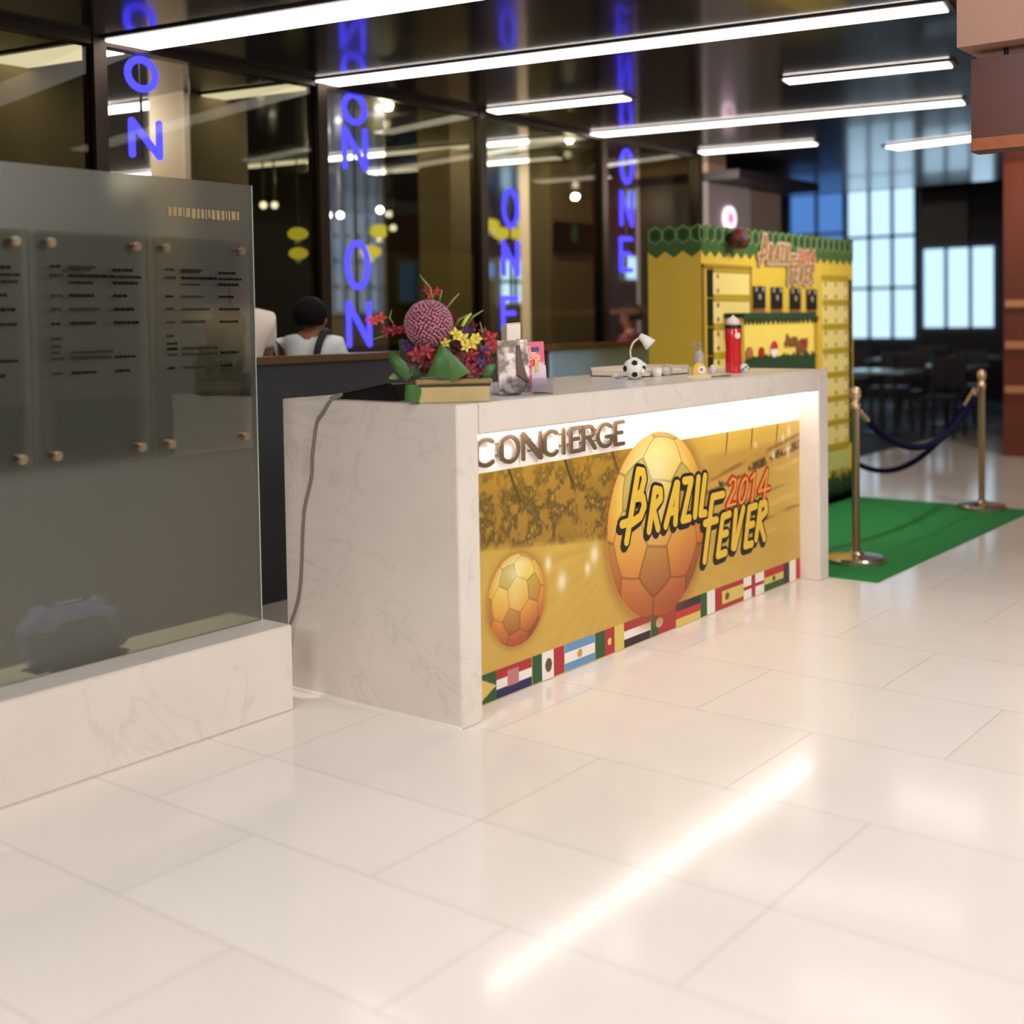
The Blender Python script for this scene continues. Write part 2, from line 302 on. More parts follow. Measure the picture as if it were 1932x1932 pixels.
ceiling_light(LN(2.66, .2), LN(2.66, -.62), .09, 'short linear ceiling light beside the hanging sign board')
ceiling_light(LN(3.9, 6.5), LN(3.9, -.3), .10, 'long linear ceiling light over the booth')
ceiling_light(LN(4.85, 4.6), LN(4.85, 2.9), .09, 'linear ceiling light inside the restaurant behind the middle glass')
ceiling_light(LN(5.2, 1.95), LN(5.2, 1.1), .09, 'short linear ceiling light at the end of the glass front')
ceiling_light((7.4, 1.3), (7.28, .5), .13, 'short linear ceiling light over the stanchions')
# ================================================================== CONCIERGE DESK
W, D, H = 3.046, .872, 1.1155; LW = .115; BM = 1.003; RC = .113
desk = thing('concierge_desk', 'cream marble concierge desk with lit front recess and football banner', 'desk', (0, 0, 0))
build('end_panel', MB().box(0, LW, 0, D, 0, H), MARBLE, desk, bevel=.004)
build('end_panel', MB().box(W-LW, W, 0, D, 0, H), MARBLE, desk, bevel=.004)
build('counter_top', MB().box(LW, W-LW, 0, D, BM, H), MARBLE, desk, bevel=.006)
build('front_panel', MB().box(LW, W-LW, RC, RC+.05, 0, BM), mat('white_back_panel', (246, 240, 234), .35), desk)
build('light_strip', MB().box(LW+.02, W-LW-.02, .052, .066, BM-.012, BM-.001), emis('strip_light', (255, 248, 240), 22.0), desk)
sk = MB(); sk.box(-.012, 0, .0, D, 0, .010); build('skirting', sk, mat('white_sealant', (240, 234, 226), .4), desk)
LET = mat('brushed_bronze_letters', (128, 106, 84), .35, .7)
ltr = [('C', .205, .318, .978), ('O', .348, .462, .977), ('N', .492, .600, .977), ('C', .618, .715, .976), ('I', .742, .762, .976), ('E', .802, .868, .976), ('R', .890, .970, .975), ('G', .993, 1.092, .975), ('E', 1.124, 1.184, .975)]
for ch, x0, x1, z1 in ltr:
    b = MB(); z0 = .872
    for i, st in enumerate(GL[ch]): ribbon(b, st, .016 if not (ch == 'N') else .014, (x0, RC-.024, z0+.006), (x1-x0, 0, 0), (0, 0, z1-z0-.012), (0, .010, 0))
    if ch == 'N': ribbon(b, [(0, 1), (1, 0)], .024, (x0, RC-.024, z0+.006), (x1-x0, 0, 0), (0, 0, z1-z0-.012), (0, .010, 0))
    if ch in 'CO': ribbon(b, arc(.12, .5, .02, .35, 100, 260, 8), .018, (x0, RC-.024, z0+.006), (x1-x0, 0, 0), (0, 0, z1-z0-.012), (0, .010, 0))
    for zz in (.3, .75): b.box((x0+x1)/2-.003 if ch in 'IN' else x0-.003, (x0+x1)/2+.003 if ch in 'IN' else x0+.003, RC-.016, RC+.001, z0+zz*.1, z0+zz*.1+.006)
    build('letter', b, LET, desk)
# ---- banner: printed panel drawn per vertex
def make_banner():
    dx = .0035; xs = np.arange(LW+.004, W-LW-.004, dx); zs = np.arange(.004, .906, dx); X, Z = np.meshgrid(xs, zs)
    def noise(sx, sz, seed):
        r = np.random.RandomState(seed); g = r.rand(64, 256); fx, fz = X/sx, Z/sz; i, j = np.floor(fz).astype(int), np.floor(fx).astype(int); a, b = fz-i, fx-j
        a, b = a*a*(3-2*a), b*b*(3-2*b); G = lambda p, q_: g[p % 64, q_ % 256]
        return G(i, j)*(1-a)*(1-b)+G(i+1, j)*a*(1-b)+G(i, j+1)*(1-a)*b+G(i+1, j+1)*a*b
    col = np.zeros(X.shape+(3,)); 
    def mixc(mask, c): col[:] = col*(1-mask[..., None])+np.array(c, float)*mask[..., None]
    S = lambda e0, e1, x: np.clip((x-e0)/(e1-e0), 0, 1)
    n1 = noise(.05, .05, 1)*.5+noise(.02, .02, 2)*.3+noise(.01, .01, 3)*.2; n2 = noise(.25, .12, 4)
    col[:] = np.array([203, 164, 68]); mixc(S(.3, .8, n2)*.35, (222, 184, 84)); mixc(S(.35, .05, Z)*.4, (190, 146, 62))
    hor = .56-.10*(X-.25)                                            # crowd above the pitch on the left
    crowd = S(0, .03, Z-hor)*S(1.55, 1.1, X); mixc(crowd, (164, 124, 38)); mixc(crowd*S(.42, .62, n1), (96, 74, 20)); mixc(crowd*S(.62, .8, n1)*.7, (212, 166, 60))
    mixc(crowd*S(.45, .7, n2)*.35, (120, 90, 24))
    mixc(crowd*S(.74, .86, Z)*.4, (206, 160, 40))
    for x0, k in ((.42, .5), (.78, .5), (1.12, .5)):
        mixc(crowd*S(.012, .004, np.abs(X-x0-(.85-Z)*k))*S(.68, .76, Z)*.8, (70, 54, 18))
    # pitch rays fanning out from the big ball
    ang = np.arctan2(Z-.50, X-1.30); rays = .5+.5*np.sin(ang*26); pitch = S(.01, -.03, Z-hor)
    mixc(pitch*rays*.22*(Z < .45), (232, 198, 104)); mixc(pitch*S(.6, 1, rays)*.20*(X > .6), (168, 126, 52))
    # stand tiers on the right
    rs = S(1.85, 1.95, X); t = Z-.20*(X-1.95)
    mixc(rs*S(.60, .66, Z-.03*(X-2)), (196, 152, 66)); mixc(rs*S(.74, .77, Z), (214, 174, 70))
    for zc, wd, c, k in ((.70, .016, (150, 110, 44), .28), (.64, .014, (120, 88, 34), .26), (.585, .02, (226, 186, 92), .22), (.50, .012, (160, 120, 50), .18), (.43, .02, (220, 184, 88), .15), (.37, .014, (150, 110, 46), .12), (.30, .02, (214, 174, 84), .1)):
        mixc(rs*S(wd, wd*.3, np.abs(Z-zc-k*(X-2.4)*.5))*S(.25, .6, noise(.10, .03, int(zc*100))), c)
    mixc(rs*S(.03, .01, np.abs(Z-.655-.13*(X-2.4)))*S(.5, .65, n1), (84, 60, 24))
    for x0 in (2.12, 2.38, 2.66): mixc(rs*S(.010, .003, np.abs(X-x0-.2*(Z-.8)))*S(.73, .77, Z), (120, 90, 40))
    # sparkles
    for x0, z0, r in ((.66, .455, .022), (.98, .44, .03), (.93, .39, .02), (.75, .37, .03), (2.80, .80, .02), (2.73, .77, .016), (2.79, .70, .026), (2.62, .69, .02), (2.42, .76, .012)):
        d = np.hypot((X-x0), (Z-z0)/1.3); mixc(np.exp(-(d/r)**2)*.85, (250, 236, 212))
    # flags
    def fx(u): 
        v = 1328+(u-908)*(1092-1328)/(1511-908); return Pb(u, v, RC)[0]
    zb, zt = .004, .113; fl = (Z > zb) & (Z < zt); h = (Z-zb)/(zt-zb)
    def rect(u0, u1, c, h0=0., h1=1.): col[fl & (X >= fx(u0)) & (X < fx(u1)) & (h >= h0) & (h < h1)] = c
    RED, GRN, WHT, NVY, BLK, YEL, SKB = (172, 34, 44), (24, 84, 40), (238, 230, 222), (26, 24, 84), (34, 24, 34), (214, 192, 92), (96, 146, 190)
    rect(880, 935, GRN); xd = fx(903); col[fl & (np.abs((X-xd)/.10)+np.abs(h-.5)/.42 < 1) & (X < fx(934))] = (220, 186, 96)
    rect(935, 1002, RED, .66); rect(935, 1002, WHT, .33, .66); rect(935, 1002, NVY, 0, .33); xc = fx(967); col[fl & (np.abs(X-xc) < .035) & (h > .3) & (h < .85)] = (192, 118, 118)
    rect(1003, 1022, GRN); rect(1022, 1044, WHT); rect(1044, 1063, RED); xc = fx(1034); col[fl & (np.hypot((X-xc)/.022, (h-.5)/.25) < 1)] = (86, 70, 50)
    rect(1064, 1121, SKB); rect(1064, 1121, WHT, .3, .68); xc = fx(1093); col[fl & (np.hypot((X-xc)/.018, (h-.5)/.15) < 1)] = (204, 150, 60)
    rect(1122, 1140, GRN); rect(1140, 1158, RED); rect(1158, 1176, YEL); xc = fx(1149); col[fl & (np.hypot((X-xc)/.014, (h-.5)/.14) < 1)] = (226, 200, 90)
    rect(1176, 1226, RED, .66); rect(1176, 1226, WHT, .33, .66); rect(1176, 1226, BLK, 0, .33)
    rect(1227, 1241, GRN); rect(1241, 1274, RED); xc = fx(1243); col[fl & (np.hypot((X-xc)/.03, (h-.5)/.2) < 1)] = (222, 190, 160)
    rect(1274, 1320, BLK, .66); rect(1274, 1320, (196, 40, 48), .33, .66); rect(1274, 1320, YEL, 0, .33)
    rect(1320, 1333, GRN); rect(1333, 1348, WHT); rect(1348, 1361, RED)
    rect(1361, 1402, RED); rect(1361, 1402, YEL, .22, .78); xc = fx(1371); col[fl & (np.hypot((X-xc)/.022, (h-.5)/.16) < 1)] = (120, 70, 40)
    rect(1402, 1440, WHT); rect(1402, 1440, RED, .42, .58); rect(1417, 1424, RED)
    rect(1441, 1477, (186, 30, 40), .66); rect(1441, 1477, YEL, .33, .66); rect(1441, 1477, (28, 78, 30), 0, .33); xc = fx(1459); col[fl & (np.hypot((X-xc)/.016, (h-.5)/.12) < 1)] = (60, 50, 20)
    rect(1477, 1488, (44, 18, 52)); rect(1488, 1500, (240, 236, 214)); rect(1500, 1512, (196, 34, 44))
    # footballs
    ph = (1+5**.5)/2; ico = np.array([p for a in (-1, 1) for b in (-ph, ph) for p in ((0, a, b), (a, b, 0), (b, 0, a))]); ico /= np.linalg.norm(ico[0])
    def football(cx, cz, r, rot, halo):
        d = np.hypot(X-cx, Z-cz)/r; ins = d < 1; nx, nz_ = (X-cx)/r, (Z-cz)/r; ny = np.sqrt(np.clip(1-nx**2-nz_**2, 0, 1))
        mixc((np.exp(-((d-1)/.10)**2)*(d > 1))*halo, (150, 92, 28)) if halo else None
        c, s = math.cos(rot), math.sin(rot); R1 = np.array([[c, 0, s], [0, 1, 0], [-s, 0, c]]); R2 = np.array([[1, 0, 0], [0, math.cos(.5), -math.sin(.5)], [0, math.sin(.5), math.cos(.5)]]); I = ico @ (R1 @ R2).T
        fcs = np.array([ico[i]+ico[j]+ico[k] for i in range(12) for j in range(i) for k in range(j) if min(ico[i]@ico[j], ico[j]@ico[k], ico[i]@ico[k]) > .4]); fcs /= np.linalg.norm(fcs[0])
        A = np.concatenate([I/2.327, (fcs @ (R1 @ R2).T)/2.267]); dots = np.stack([nx*p[0]+ny*p[1]+nz_*p[2] for p in A], -1); am = dots.argmax(-1); ds = np.sort(dots, -1)
        pent = (am < 12)*1.; seam = S(.0065, .001, ds[..., -1]-ds[..., -2]); seam2 = seam
        t = (nz_*.62+ny*.25-nx*.10+.35)
        stops = [(-.45, (112, 44, 24)), (-.1, (160, 78, 40)), (.15, (192, 112, 52)), (.45, (222, 158, 68)), (.75, (232, 198, 88)), (1.0, (240, 222, 140))]
        ts = np.array([a for a, _ in stops]); cs = np.array([b for _, b in stops]); bc = np.stack([np.interp(t, ts, cs[:, i]) for i in range(3)], -1)
        rim = S(.80, 1., d)[..., None]; bc = bc*(1-rim*.35)+np.array([206, 104, 24])*rim*.35
        bc = bc*(1-.15*pent[..., None]); bc = bc*(1-.30*np.maximum(seam, seam2)[..., None])
        gl = np.exp(-(((nx+.02)/.24)**2+((nz_-.58)/.18)**2))[..., None]*.6; bc = bc*(1-gl)+np.array([248, 236, 190])*gl
        gl = np.exp(-(((nx+.05)/.22)**2+((nz_-.12)/.30)**2))[..., None]*.45; bc = bc*(1-gl)+np.array([228, 208, 176])*gl
        k = S(1.0, .985, d)[..., None]*ins[..., None]; col[:] = col*(1-k)+bc*k
    football(.46, .35, .175, .4, .4); football(1.485, .49, .412, .15, .5)
    keep = (Z <= .849) | (np.hypot(X-1.485, Z-.49) < .412)
    nz, nx = X.shape; b = MB(); y0 = RC-.004
    V = np.stack([X, np.full_like(X, y0), Z], -1).reshape(-1, 3); idx = np.arange(nz*nx).reshape(nz, nx)
    fk = keep[:-1, :-1] & keep[1:, :-1] & keep[:-1, 1:] & keep[1:, 1:]
    F = np.stack([idx[:-1, :-1], idx[:-1, 1:], idx[1:, 1:], idx[1:, :-1]], -1)[fk]
    used = np.unique(F); mp = -np.ones(nz*nx, int); mp[used] = np.arange(len(used)); F = mp[F]; V = V[used]; n = len(V); CL = np.concatenate([s2l(np.clip(col*np.array([.98, .98, .98]), 0, 255)).reshape(-1, 3), np.ones((nz*nx, 1))], 1)[used]
    b.v = [tuple(p) for p in V]; b.f = [tuple(map(int, f)) for f in F]; b.m = [0]*len(b.f); b.c = CL
    return b
banner = thing('banner', 'gold football banner with flags and lettering on the front of the desk', 'banner', (W/2, RC, .004))
build('backing_board', MB().box(LW+.004, W-LW-.004, RC-.0035, RC-.0003, .002, .849).prism([(1.485+.408*math.cos(t), RC-.0035, .49+.408*math.sin(t)) for t in np.linspace(1.06, 2.08, 20)], (0, .003, 0)), mat('board_white', (220, 200, 150), .5), banner)
build('printed_face', make_banner(), vcol('gold_print', .38), banner)
def T(px, py): return Pb(1120+px/3.865, 700+py/3.865, RC-.004)[[0, 2]]
def strokes(mb, lines, wd, y, th, mi=0, dz=(0, 0)):
    for ln in lines: ribbon(mb, [(p[0]+dz[0], p[1]+dz[1]) for p in ln], wd, (0, y, 0), (1, 0, 0), (0, 0, 1), (0, th, 0), mi, 10)
def LT(ls): return [[tuple(T(*p)) for p in l] for l in ls]
BZ = LT([[(318, 725), (232, 1245)], [(318, 728), (352, 735), (362, 790), (335, 890), (288, 925)], [(292, 925), (352, 920), (362, 985), (335, 1060), (268, 1110)], [(200, 1118), (282, 1092)],
         [(440, 862), (396, 1165)], [(440, 862), (480, 872), (482, 930), (425, 1005)], [(428, 1005), (462, 1148)],
         [(518, 1128), (596, 822), (606, 822), (588, 1108)], [(545, 1030), (595, 1015)], [(655, 800), (706, 792), (642, 1085), (692, 1072)], [(758, 780), (732, 1056)], [(806, 768), (772, 1042), (808, 1036)]])
FV = LT([[(860, 918), (802, 1385)], [(860, 918), (938, 898)], [(805, 1110), (890, 1085)], [(935, 1062), (898, 1345), (955, 1322)], [(935, 1062), (985, 1042)], [(918, 1195), (965, 1180)],
         [(1030, 1020), (1008, 1285), (1022, 1285), (1085, 1000)], [(1128, 1000), (1098, 1275), (1148, 1258)], [(1128, 1000), (1178, 982)], [(1112, 1130), (1158, 1114)],
         [(1212, 968), (1178, 1225)], [(1212, 968), (1248, 962), (1252, 1020), (1198, 1085)], [(1200, 1085), (1238, 1222)]])
NO = LT([[(985, 815), (1008, 782), (1030, 795), (1022, 865), (968, 985), (1028, 968)], [(1085+24*math.cos(t)+18*math.sin(t), 872-92*math.sin(t)) for t in np.linspace(0, 6.283, 18)], [(1142, 785), (1172, 745), (1148, 945)], [(1262, 720), (1198, 880), (1278, 852)], [(1262, 720), (1236, 940)]])
INK = mat('logo_black', (30, 22, 26), .45); GOLD = mat('logo_yellow', (226, 186, 58), .4); LRED = mat('logo_red', (178, 50, 34), .45)
lg = MB(); strokes(lg, BZ, .066, RC-.0075, .003); strokes(lg, BZ, .056, RC-.0072, .003, dz=(-.012, -.016)); strokes(lg, FV, .064, RC-.0075, .003); strokes(lg, FV, .056, RC-.0072, .003, dz=(-.012, -.016)); build('logo_outline', lg, INK, banner)
lg = MB(); strokes(lg, BZ, .037, RC-.0100, .002); strokes(lg, FV, .036, RC-.0100, .002); build('logo_lettering', lg, GOLD, banner)
lg = MB(); strokes(lg, NO, .040, RC-.0075, .003); build('year_outline', lg, LRED, banner)
lg = MB(); strokes(lg, NO, .012, RC-.0100, .002); build('year_lettering', lg, mat('year_gold', (222, 158, 62), .45), banner)
# ================================================================== PLINTH AND DIRECTORY SCREEN
pl = build('marble_plinth', MB().box(-5.0, -.175, .65, .99, 0, .312), MARBLE, bevel=.005); tag(pl, 'long low cream marble plinth under the frosted glass screen', 'plinth')
def frosted():
    m = bpy.data.materials.new('frosted_glass'); m.use_nodes = True; nt = m.node_tree; nt.nodes.clear(); N = nt.nodes.new; L = nt.links.new
    o = N('ShaderNodeOutputMaterial'); r = N('ShaderNodeBsdfRefraction'); r.inputs['IOR'].default_value = 1.12; r.inputs['Roughness'].default_value = .30; r.inputs[0].default_value = (.70, .70, .58, 1)
    d = N('ShaderNodeBsdfDiffuse'); d.inputs[0].default_value = tuple(s2l((114, 114, 98)))+(1,); g = N('ShaderNodeBsdfGlossy'); g.inputs['Roughness'].default_value = .35; g.inputs[0].default_value = (.9, .9, .9, 1)
    m1 = N('ShaderNodeMixShader'); m1.inputs[0].default_value = .22; L(r.outputs[0], m1.inputs[1]); L(d.outputs[0], m1.inputs[2])
    m2 = N('ShaderNodeMixShader'); m2.inputs[0].default_value = .12; L(m1.outputs[0], m2.inputs[1]); L(g.outputs[0], m2.inputs[2]); L(m2.outputs[0], o.inputs[0]); return m
YG = .798
scr = thing('directory_screen', 'tall frosted glass screen with directory plates standing on the marble plinth', 'screen', (-2.5, YG, .312))
build('frosted_pane', MB().box(-4.8, -.19, YG, YG+.012, .312, 1.905), frosted(), scr)
build('glass_edge', MB().box(-.1899, -.186, YG, YG+.012, .312, 1.905), mat('green_glass_edge', (186, 206, 192), .2, emit=0), scr)
PLATE = glassy('directory_plate_glass', (.83, .83, .80), .05)
DK = mat('directory_ink', (16, 14, 14), .9, spec=.05); DL = mat('directory_ink_grey', (44, 40, 38), .9, spec=.05); GLT = mat('faint_gold', (172, 156, 116), .4, .2)
def plate(x0, x1, seed, rows):
    p = build('directory_plate', MB().box(x0, x1, YG-.030, YG-.024, .955, 1.70), PLATE, scr)
    for x in (x0+.045, x1-.045):
        for z in (1.0, 1.664):
            b = MB(); b.disc((x, YG-.040, z), .016, (0, 1, 0), .04, 18); b.disc((x, YG-.046, z), .012, (0, 1, 0), .007, 18); build('standoff', b, BRASS, p, smooth=False)
    r = random.Random(seed)
    for v, a, bb, c in rows:
        z = 1.664-(v-467)*.0019
        for u0, u1, q in ((0, .03, a), (.065, .065+.16*bb, bb), (.225, .225+.11*c, c)):
            if not q: continue
            x = x0+.04+u0; tk = MB(); t_ = .008+r.choice((0, .002))
            while x < x0+.04+u1:
                wdt = r.uniform(.006, .016); tk.box(x, x+wdt, YG-.0325, YG-.031, z, z+t_); x += wdt+r.uniform(.002, .0045)
                tk.box(x-.0045, x, YG-.0322, YG-.031, z+.001, z+.0025)
            build('text_line', tk, DK if u0 > .2 or r.random() < .35 else DL, p)
    build('paper_insert', MB().box(x0+.06, x1-.01, YG-.0225, YG-.0215, .965, 1.17), glassy('insert_film', (.90, .92, .87), .03), p)
rows = [(508, 1, .55, 0), (512, 0, .5, .6), (523, 1, .95, .9), (534, 0, .5, .8), (556, 1, .55, .45), (579, 1, .7, .7), (602, 1, .6, .75), (627, 1, 0, 0), (640, 1, 0, 0), (650, 1, .9, 0), (660, 1, .9, .7), (684, 1, .55, .4)]
plate(-.64, -.228, 1, rows); plate(-1.07, -.668, 2, rows); plate(-1.50, -1.098, 3, rows)
g = MB(); r = random.Random(5); x = -.56
while x < -.25: 
    wdt = r.uniform(.006, .018); g.box(x, x+wdt, YG-.004, YG-.001, 1.77+r.uniform(0, .006), 1.805); x += wdt+.006
build('gold_lettering', g, GLT, scr)
bag = thing('bag', 'dark blue bag seen blurred through the frosted glass', 'bag', (-.90, .90, .312))
build('bag_body', MB().box(-1.08, -.76, .825, .975, .312, .50), mat('navy_cloth', (88, 108, 176), .8, var=.2), bag, bevel=.04, smooth=True)
build('handle', MB().tube([(-1.0+.16*t, .90, .49+.06*math.sin(math.pi*t)) for t in np.linspace(0, 1, 12)], .012, 8), mat('dark_strap', (24, 22, 24), .7), bag, smooth=True)
build('dark_pouch', MB().box(-.87, -.73, .822, .96, .312, .40), mat('dark_pouch', (30, 26, 22), .8), bag, bevel=.03, smooth=True)
# ================================================================== GAME BOOTH
X0, X1, Y0, Y1, ZB = 3.556, 5.895, 1.04, 1.42, 1.965
booth = thing('game_booth', 'yellow football game booth with green turf header behind the desk', 'booth', ((X0+X1)/2, 1.2, .008))
YEL = mat('booth_yellow', (220, 186, 62), .5, var=.07, scale=6); YEL2 = mat('booth_pale_yellow', (234, 212, 128), .5); YEL3 = mat('booth_lemon', (242, 212, 98), .5, var=.05, scale=5); OCH = mat('booth_ochre', (170, 132, 28), .5)
ZF = .008
build('cabinet', MB().box(X0, X1, Y0, Y1, ZF, ZB), YEL, booth)
TURF = mat('turf_print', (54, 92, 34), .7, var=.45, scale=26); DTURF = mat('turf_dark', (26, 58, 22), .8, var=.4, scale=30); NET = mat('net_line', (132, 156, 92), .6)
def header(face):   # zigzag turf header on the front or the end face, with a hexagon net
    t = MB(); net = MB(); hs = []; L = (X1-X0) if face == 'f' else (Y1-Y0)
    P = (lambda s, z, o: (X0+s, Y0-o, z)) if face == 'f' else (lambda s, z, o: (X0-o, Y0+s, z))
    n = (0, .003, 0) if face == 'f' else (.003, 0, 0)
    k = int(L/.115); pts = [P(0, ZB, .004), P(L, ZB, .004)]
    for i in range(2*k+1): s = L-L*i/(2*k); pts.append(P(s, 1.775 if i % 2 else 1.815, .004))
    # quads strips
    for i in range(2*k):
        s0, s1 = L*i/(2*k), L*(i+1)/(2*k); za, zb = (1.815, 1.775) if i % 2 == 0 else (1.775, 1.815)
        t.prism([P(s0, ZB, .004), P(s1, ZB, .004), P(s1, zb, .004), P(s0, za, .004)], n)
    hx = .058; row = 0; z = ZB-.05
    while z > 1.83:
        s = hx*(1 if row % 2 else 0)+.02
        while s < L-.05:
            c = [P(s+hx*.95*math.cos(math.radians(60*j+30)), z+hx*.95*math.sin(math.radians(60*j+30)), .0055) for j in range(7)]
            for j in range(6):
                net.tube([c[j], c[j+1]], .0035, 4)
            hs.append(MB().prism([P(s+hx*.62*math.cos(math.radians(60*j+30)), z+hx*.62*math.sin(math.radians(60*j+30)), .005) for j in range(6)], tuple(np.array(n)*.3)))
            s += hx*1.732*1.0
        z -= hx*1.5; row += 1
    h = build('turf_header', t, TURF, booth); build('net', net, NET, h)
    for q_ in hs: build('hexagon', q_, DTURF, h)
header('f'); header('e')
def fx(u, v, y=Y0): return Pb(u, v, y)
# score tables
def table(x0, x1, z0, z1, nrow, marks, side):
    p = build('score_table', MB().box(x0, x1, Y0-.008, Y0-.001, z0, z1), YEL2, booth)
    b = MB(); k = MB(); d = MB(); r = random.Random(int(x0*100)); hh = (z1-z0)/nrow
    for i in range(nrow+1): b.box(x0, x1, Y0-.011, Y0-.008, z1-i*hh-.022, z1-i*hh+.022)
    for i in range(nrow):
        zc = z1-(i+.5)*hh; xx = x0-.065 if side == 'l' else x1+.005
        k.box(xx, xx+.06, Y0-.010, Y0-.001, zc-.085, zc+.085)
        for j in range(marks):
            for l in (-.045, .045):
                x = x0+.05+(x1-x0-.1)*j/max(1, marks-1) if marks > 1 else x0+.06
                d.prism([(x+.014*math.cos(t), Y0-.010, zc+l+.016*math.sin(t)) for t in np.linspace(0, 5.6, 8)], (0, .002, 0), r.choice((0, 0, 1, 1)))
    build('row_band', b, mat('booth_mustard', (176, 148, 30), .5), p); build('row_label', k, BLACK, p)
    build('row_mark', d, [mat('mark_dark', (70, 60, 40), .6), mat('mark_red', (150, 100, 70), .6)], p)
tl = fx(1343, 505); tr = fx(1412, 505)
table(tl[0], tr[0], .80, 1.70, 5, 1, 'l')
cl, cr = fx(1550, 520), fx(1600, 525)
table(cl[0], cr[0]-.02, .43, 1.67, 7, 3, 'r')
fr = MB(); a0 = fx(1322, 505)[0]+.006
fr.box(a0, a0+.02, Y0-.016, Y0-.001, .8, 1.72); fr.box(a0, tr[0]+.02, Y0-.016, Y0-.001, 1.71, 1.73); fr.box(tr[0], tr[0]+.02, Y0-.016, Y0-.001, 1.40, 1.72)
build('table_frame', fr, OCH, booth)
build('lawn_notice', MB().box(cl[0], cr[0]-.02, Y0-.008, Y0-.001, .25, .385), mat('notice_green', (188, 186, 104), .6), booth)
gr = MB(); r = random.Random(2); x = X0
while x < X1-.02:
    gr.prism([(x, Y0-.008, ZF+.002), (x+.05, Y0-.008, ZF+.002), (x+.025+r.uniform(-.012, .012), Y0-.008, r.uniform(.19, .27))], (0, .006, 0)); x += .021
build('turf_skirt', gr, DTURF, booth)
# four black posters
for i, u in enumerate((1431, 1464, 1499, 1530)):
    c = fx(u, 560+i*1.5); p = build('poster', MB().box(c[0]-.085, c[0]+.085, Y0-.010, Y0-.001, c[2]-.075, c[2]+.07), mat('poster_black', (22, 22, 20), .4), booth)
    b = MB(); b.disc((c[0]-.05, Y0-.012, c[2]+.05), .018, (0, 1, 0), .002, 10); b.disc((c[0]+.05, Y0-.012, c[2]+.05), .018, (0, 1, 0), .002, 10); b.disc((c[0], Y0-.012, c[2]-.0), .02, (0, 1, 0), .002, 10)
    build('poster_emblem', b, mat('emblem_grey', (150, 146, 136), .5), p)
    b = MB().box(c[0]-.08, c[0]+.08, Y0-.011, Y0-.003, c[2]-.125, c[2]-.08); build('poster_caption', b, mat('caption_rust', (140, 96, 60), .5), p)
# the table desk of the booth
DX0, DX1, DY = fx(1366, 600, Y0)[0], fx(1535, 600, .90)[0], .90
dz1 = fx(1450, 590, DY)[2]; dz0 = .95
build('play_table', MB().box(DX0, DX1, DY, Y0-.012, dz0, dz1-.03), YEL3, booth)
build('table_side', MB().box(DX1, DX1+.09, DY+.01, Y0-.012, dz0, dz1), mat('booth_amber', (196, 146, 40), .5), booth)
tt = MB(); tt.box(DX0-.02, DX1+.02, DY-.012, Y0-.012, dz1-.03, dz1); x = DX0-.02; r = random.Random(4)
while x < DX1: 
    wdt = r.uniform(.045, .075); tt.prism([(x, DY-.012, dz1-.03), (x+wdt, DY-.012, dz1-.03), (x+wdt/2, DY-.012, dz1-.075)], (0, .008, 0)); x += wdt
build('turf_top', tt, DTURF, booth)
tt = MB(); tt.box(DX0, DX1, DY-.012, DY-.001, dz0, 1.115); x = DX0
while x < DX1-.02: wdt = r.uniform(.03, .05); tt.prism([(x, DY-.012, 1.115), (x+wdt, DY-.012, 1.115), (x+wdt/2, DY-.012, 1.115+r.uniform(.02, .045))], (0, .008, 0)); x += wdt*.8
build('turf_strip', tt, DTURF, booth)
for u, v, rr, c in ((1412, 668, .045, (170, 110, 60)), (1435, 665, .035, (170, 36, 36)), (1458, 660, .05, (236, 228, 220))):
    c0 = fx(u, v, DY); b = MB(); b.disc((c0[0], DY-.012, c0[2]), rr, (0, 1, 0), .01, 18)
    p = build('flower_print', b, mat('flower_print_%d' % u, c, .5), booth)
    b = MB().box(c0[0]-.006, c0[0]+.006, DY-.009, DY-.001, c0[2]-.14, c0[2]-rr); build('stem_print', b, DTURF, p)
    if rr == .05: b = MB(); b.prism([(c0[0]+.052*math.cos(t), DY-.014, c0[2]+.006+.052*math.sin(t)) for t in np.linspace(0, math.pi, 12)], (0, .004, 0)); build('cap_print', b, mat('cap_red', (176, 52, 44), .5), p)
def small_logo(ox, oz, sc, y, mats, wd=.62):
    s0 = np.array(T(200, 1118)); mk = lambda L: [[((p[0]-s0[0])*sc+ox, (p[1]-s0[1])*sc+oz) for p in l] for l in L]
    a, b_, c = mk(BZ), mk(FV), mk(NO); q = MB(); strokes(q, a, .085*sc, y, .003); strokes(q, b_, .085*sc, y, .003); strokes(q, c, .07*sc, y, .003)
    p = build('logo_plaque', q, mats[0], booth); q = MB(); strokes(q, a, .028*sc, y-.003, .003); strokes(q, b_, .028*sc, y-.003, .003); build('logo_lettering', q, mats[1], p)
    q = MB(); strokes(q, c, .026*sc, y-.003, .003); build('year_lettering', q, mats[2], p)
l0 = fx(1428, 500); l1 = fx(1535, 500); s_ = (l1[0]-l0[0])/1.40
small_logo(l0[0], 1.80, s_, Y0-.016, (mat('plaque_pale', (196, 170, 140), .5), mat('logo_brown_gold', (150, 96, 20), .5), mat('logo_rust', (186, 84, 40), .5)))
l0 = fx(1480, 650, DY); l1 = fx(1523, 650, DY); s_ = (l1[0]-l0[0])/1.40
small_logo(l0[0], fx(1480, 648, DY)[2], s_, DY-.006, (mat('plaque_mauve', (120, 70, 72), .5), mat('logo_brown_gold', (190, 136, 34), .5), LRED))
b = MB(); c = fx(1376, 452); b.ball((c[0], Y0-.07, c[2]), .068, 20); o = build('ball_ornament', b, mat('oxblood_ball', (110, 40, 38), .4), booth, smooth=True)
b = MB()
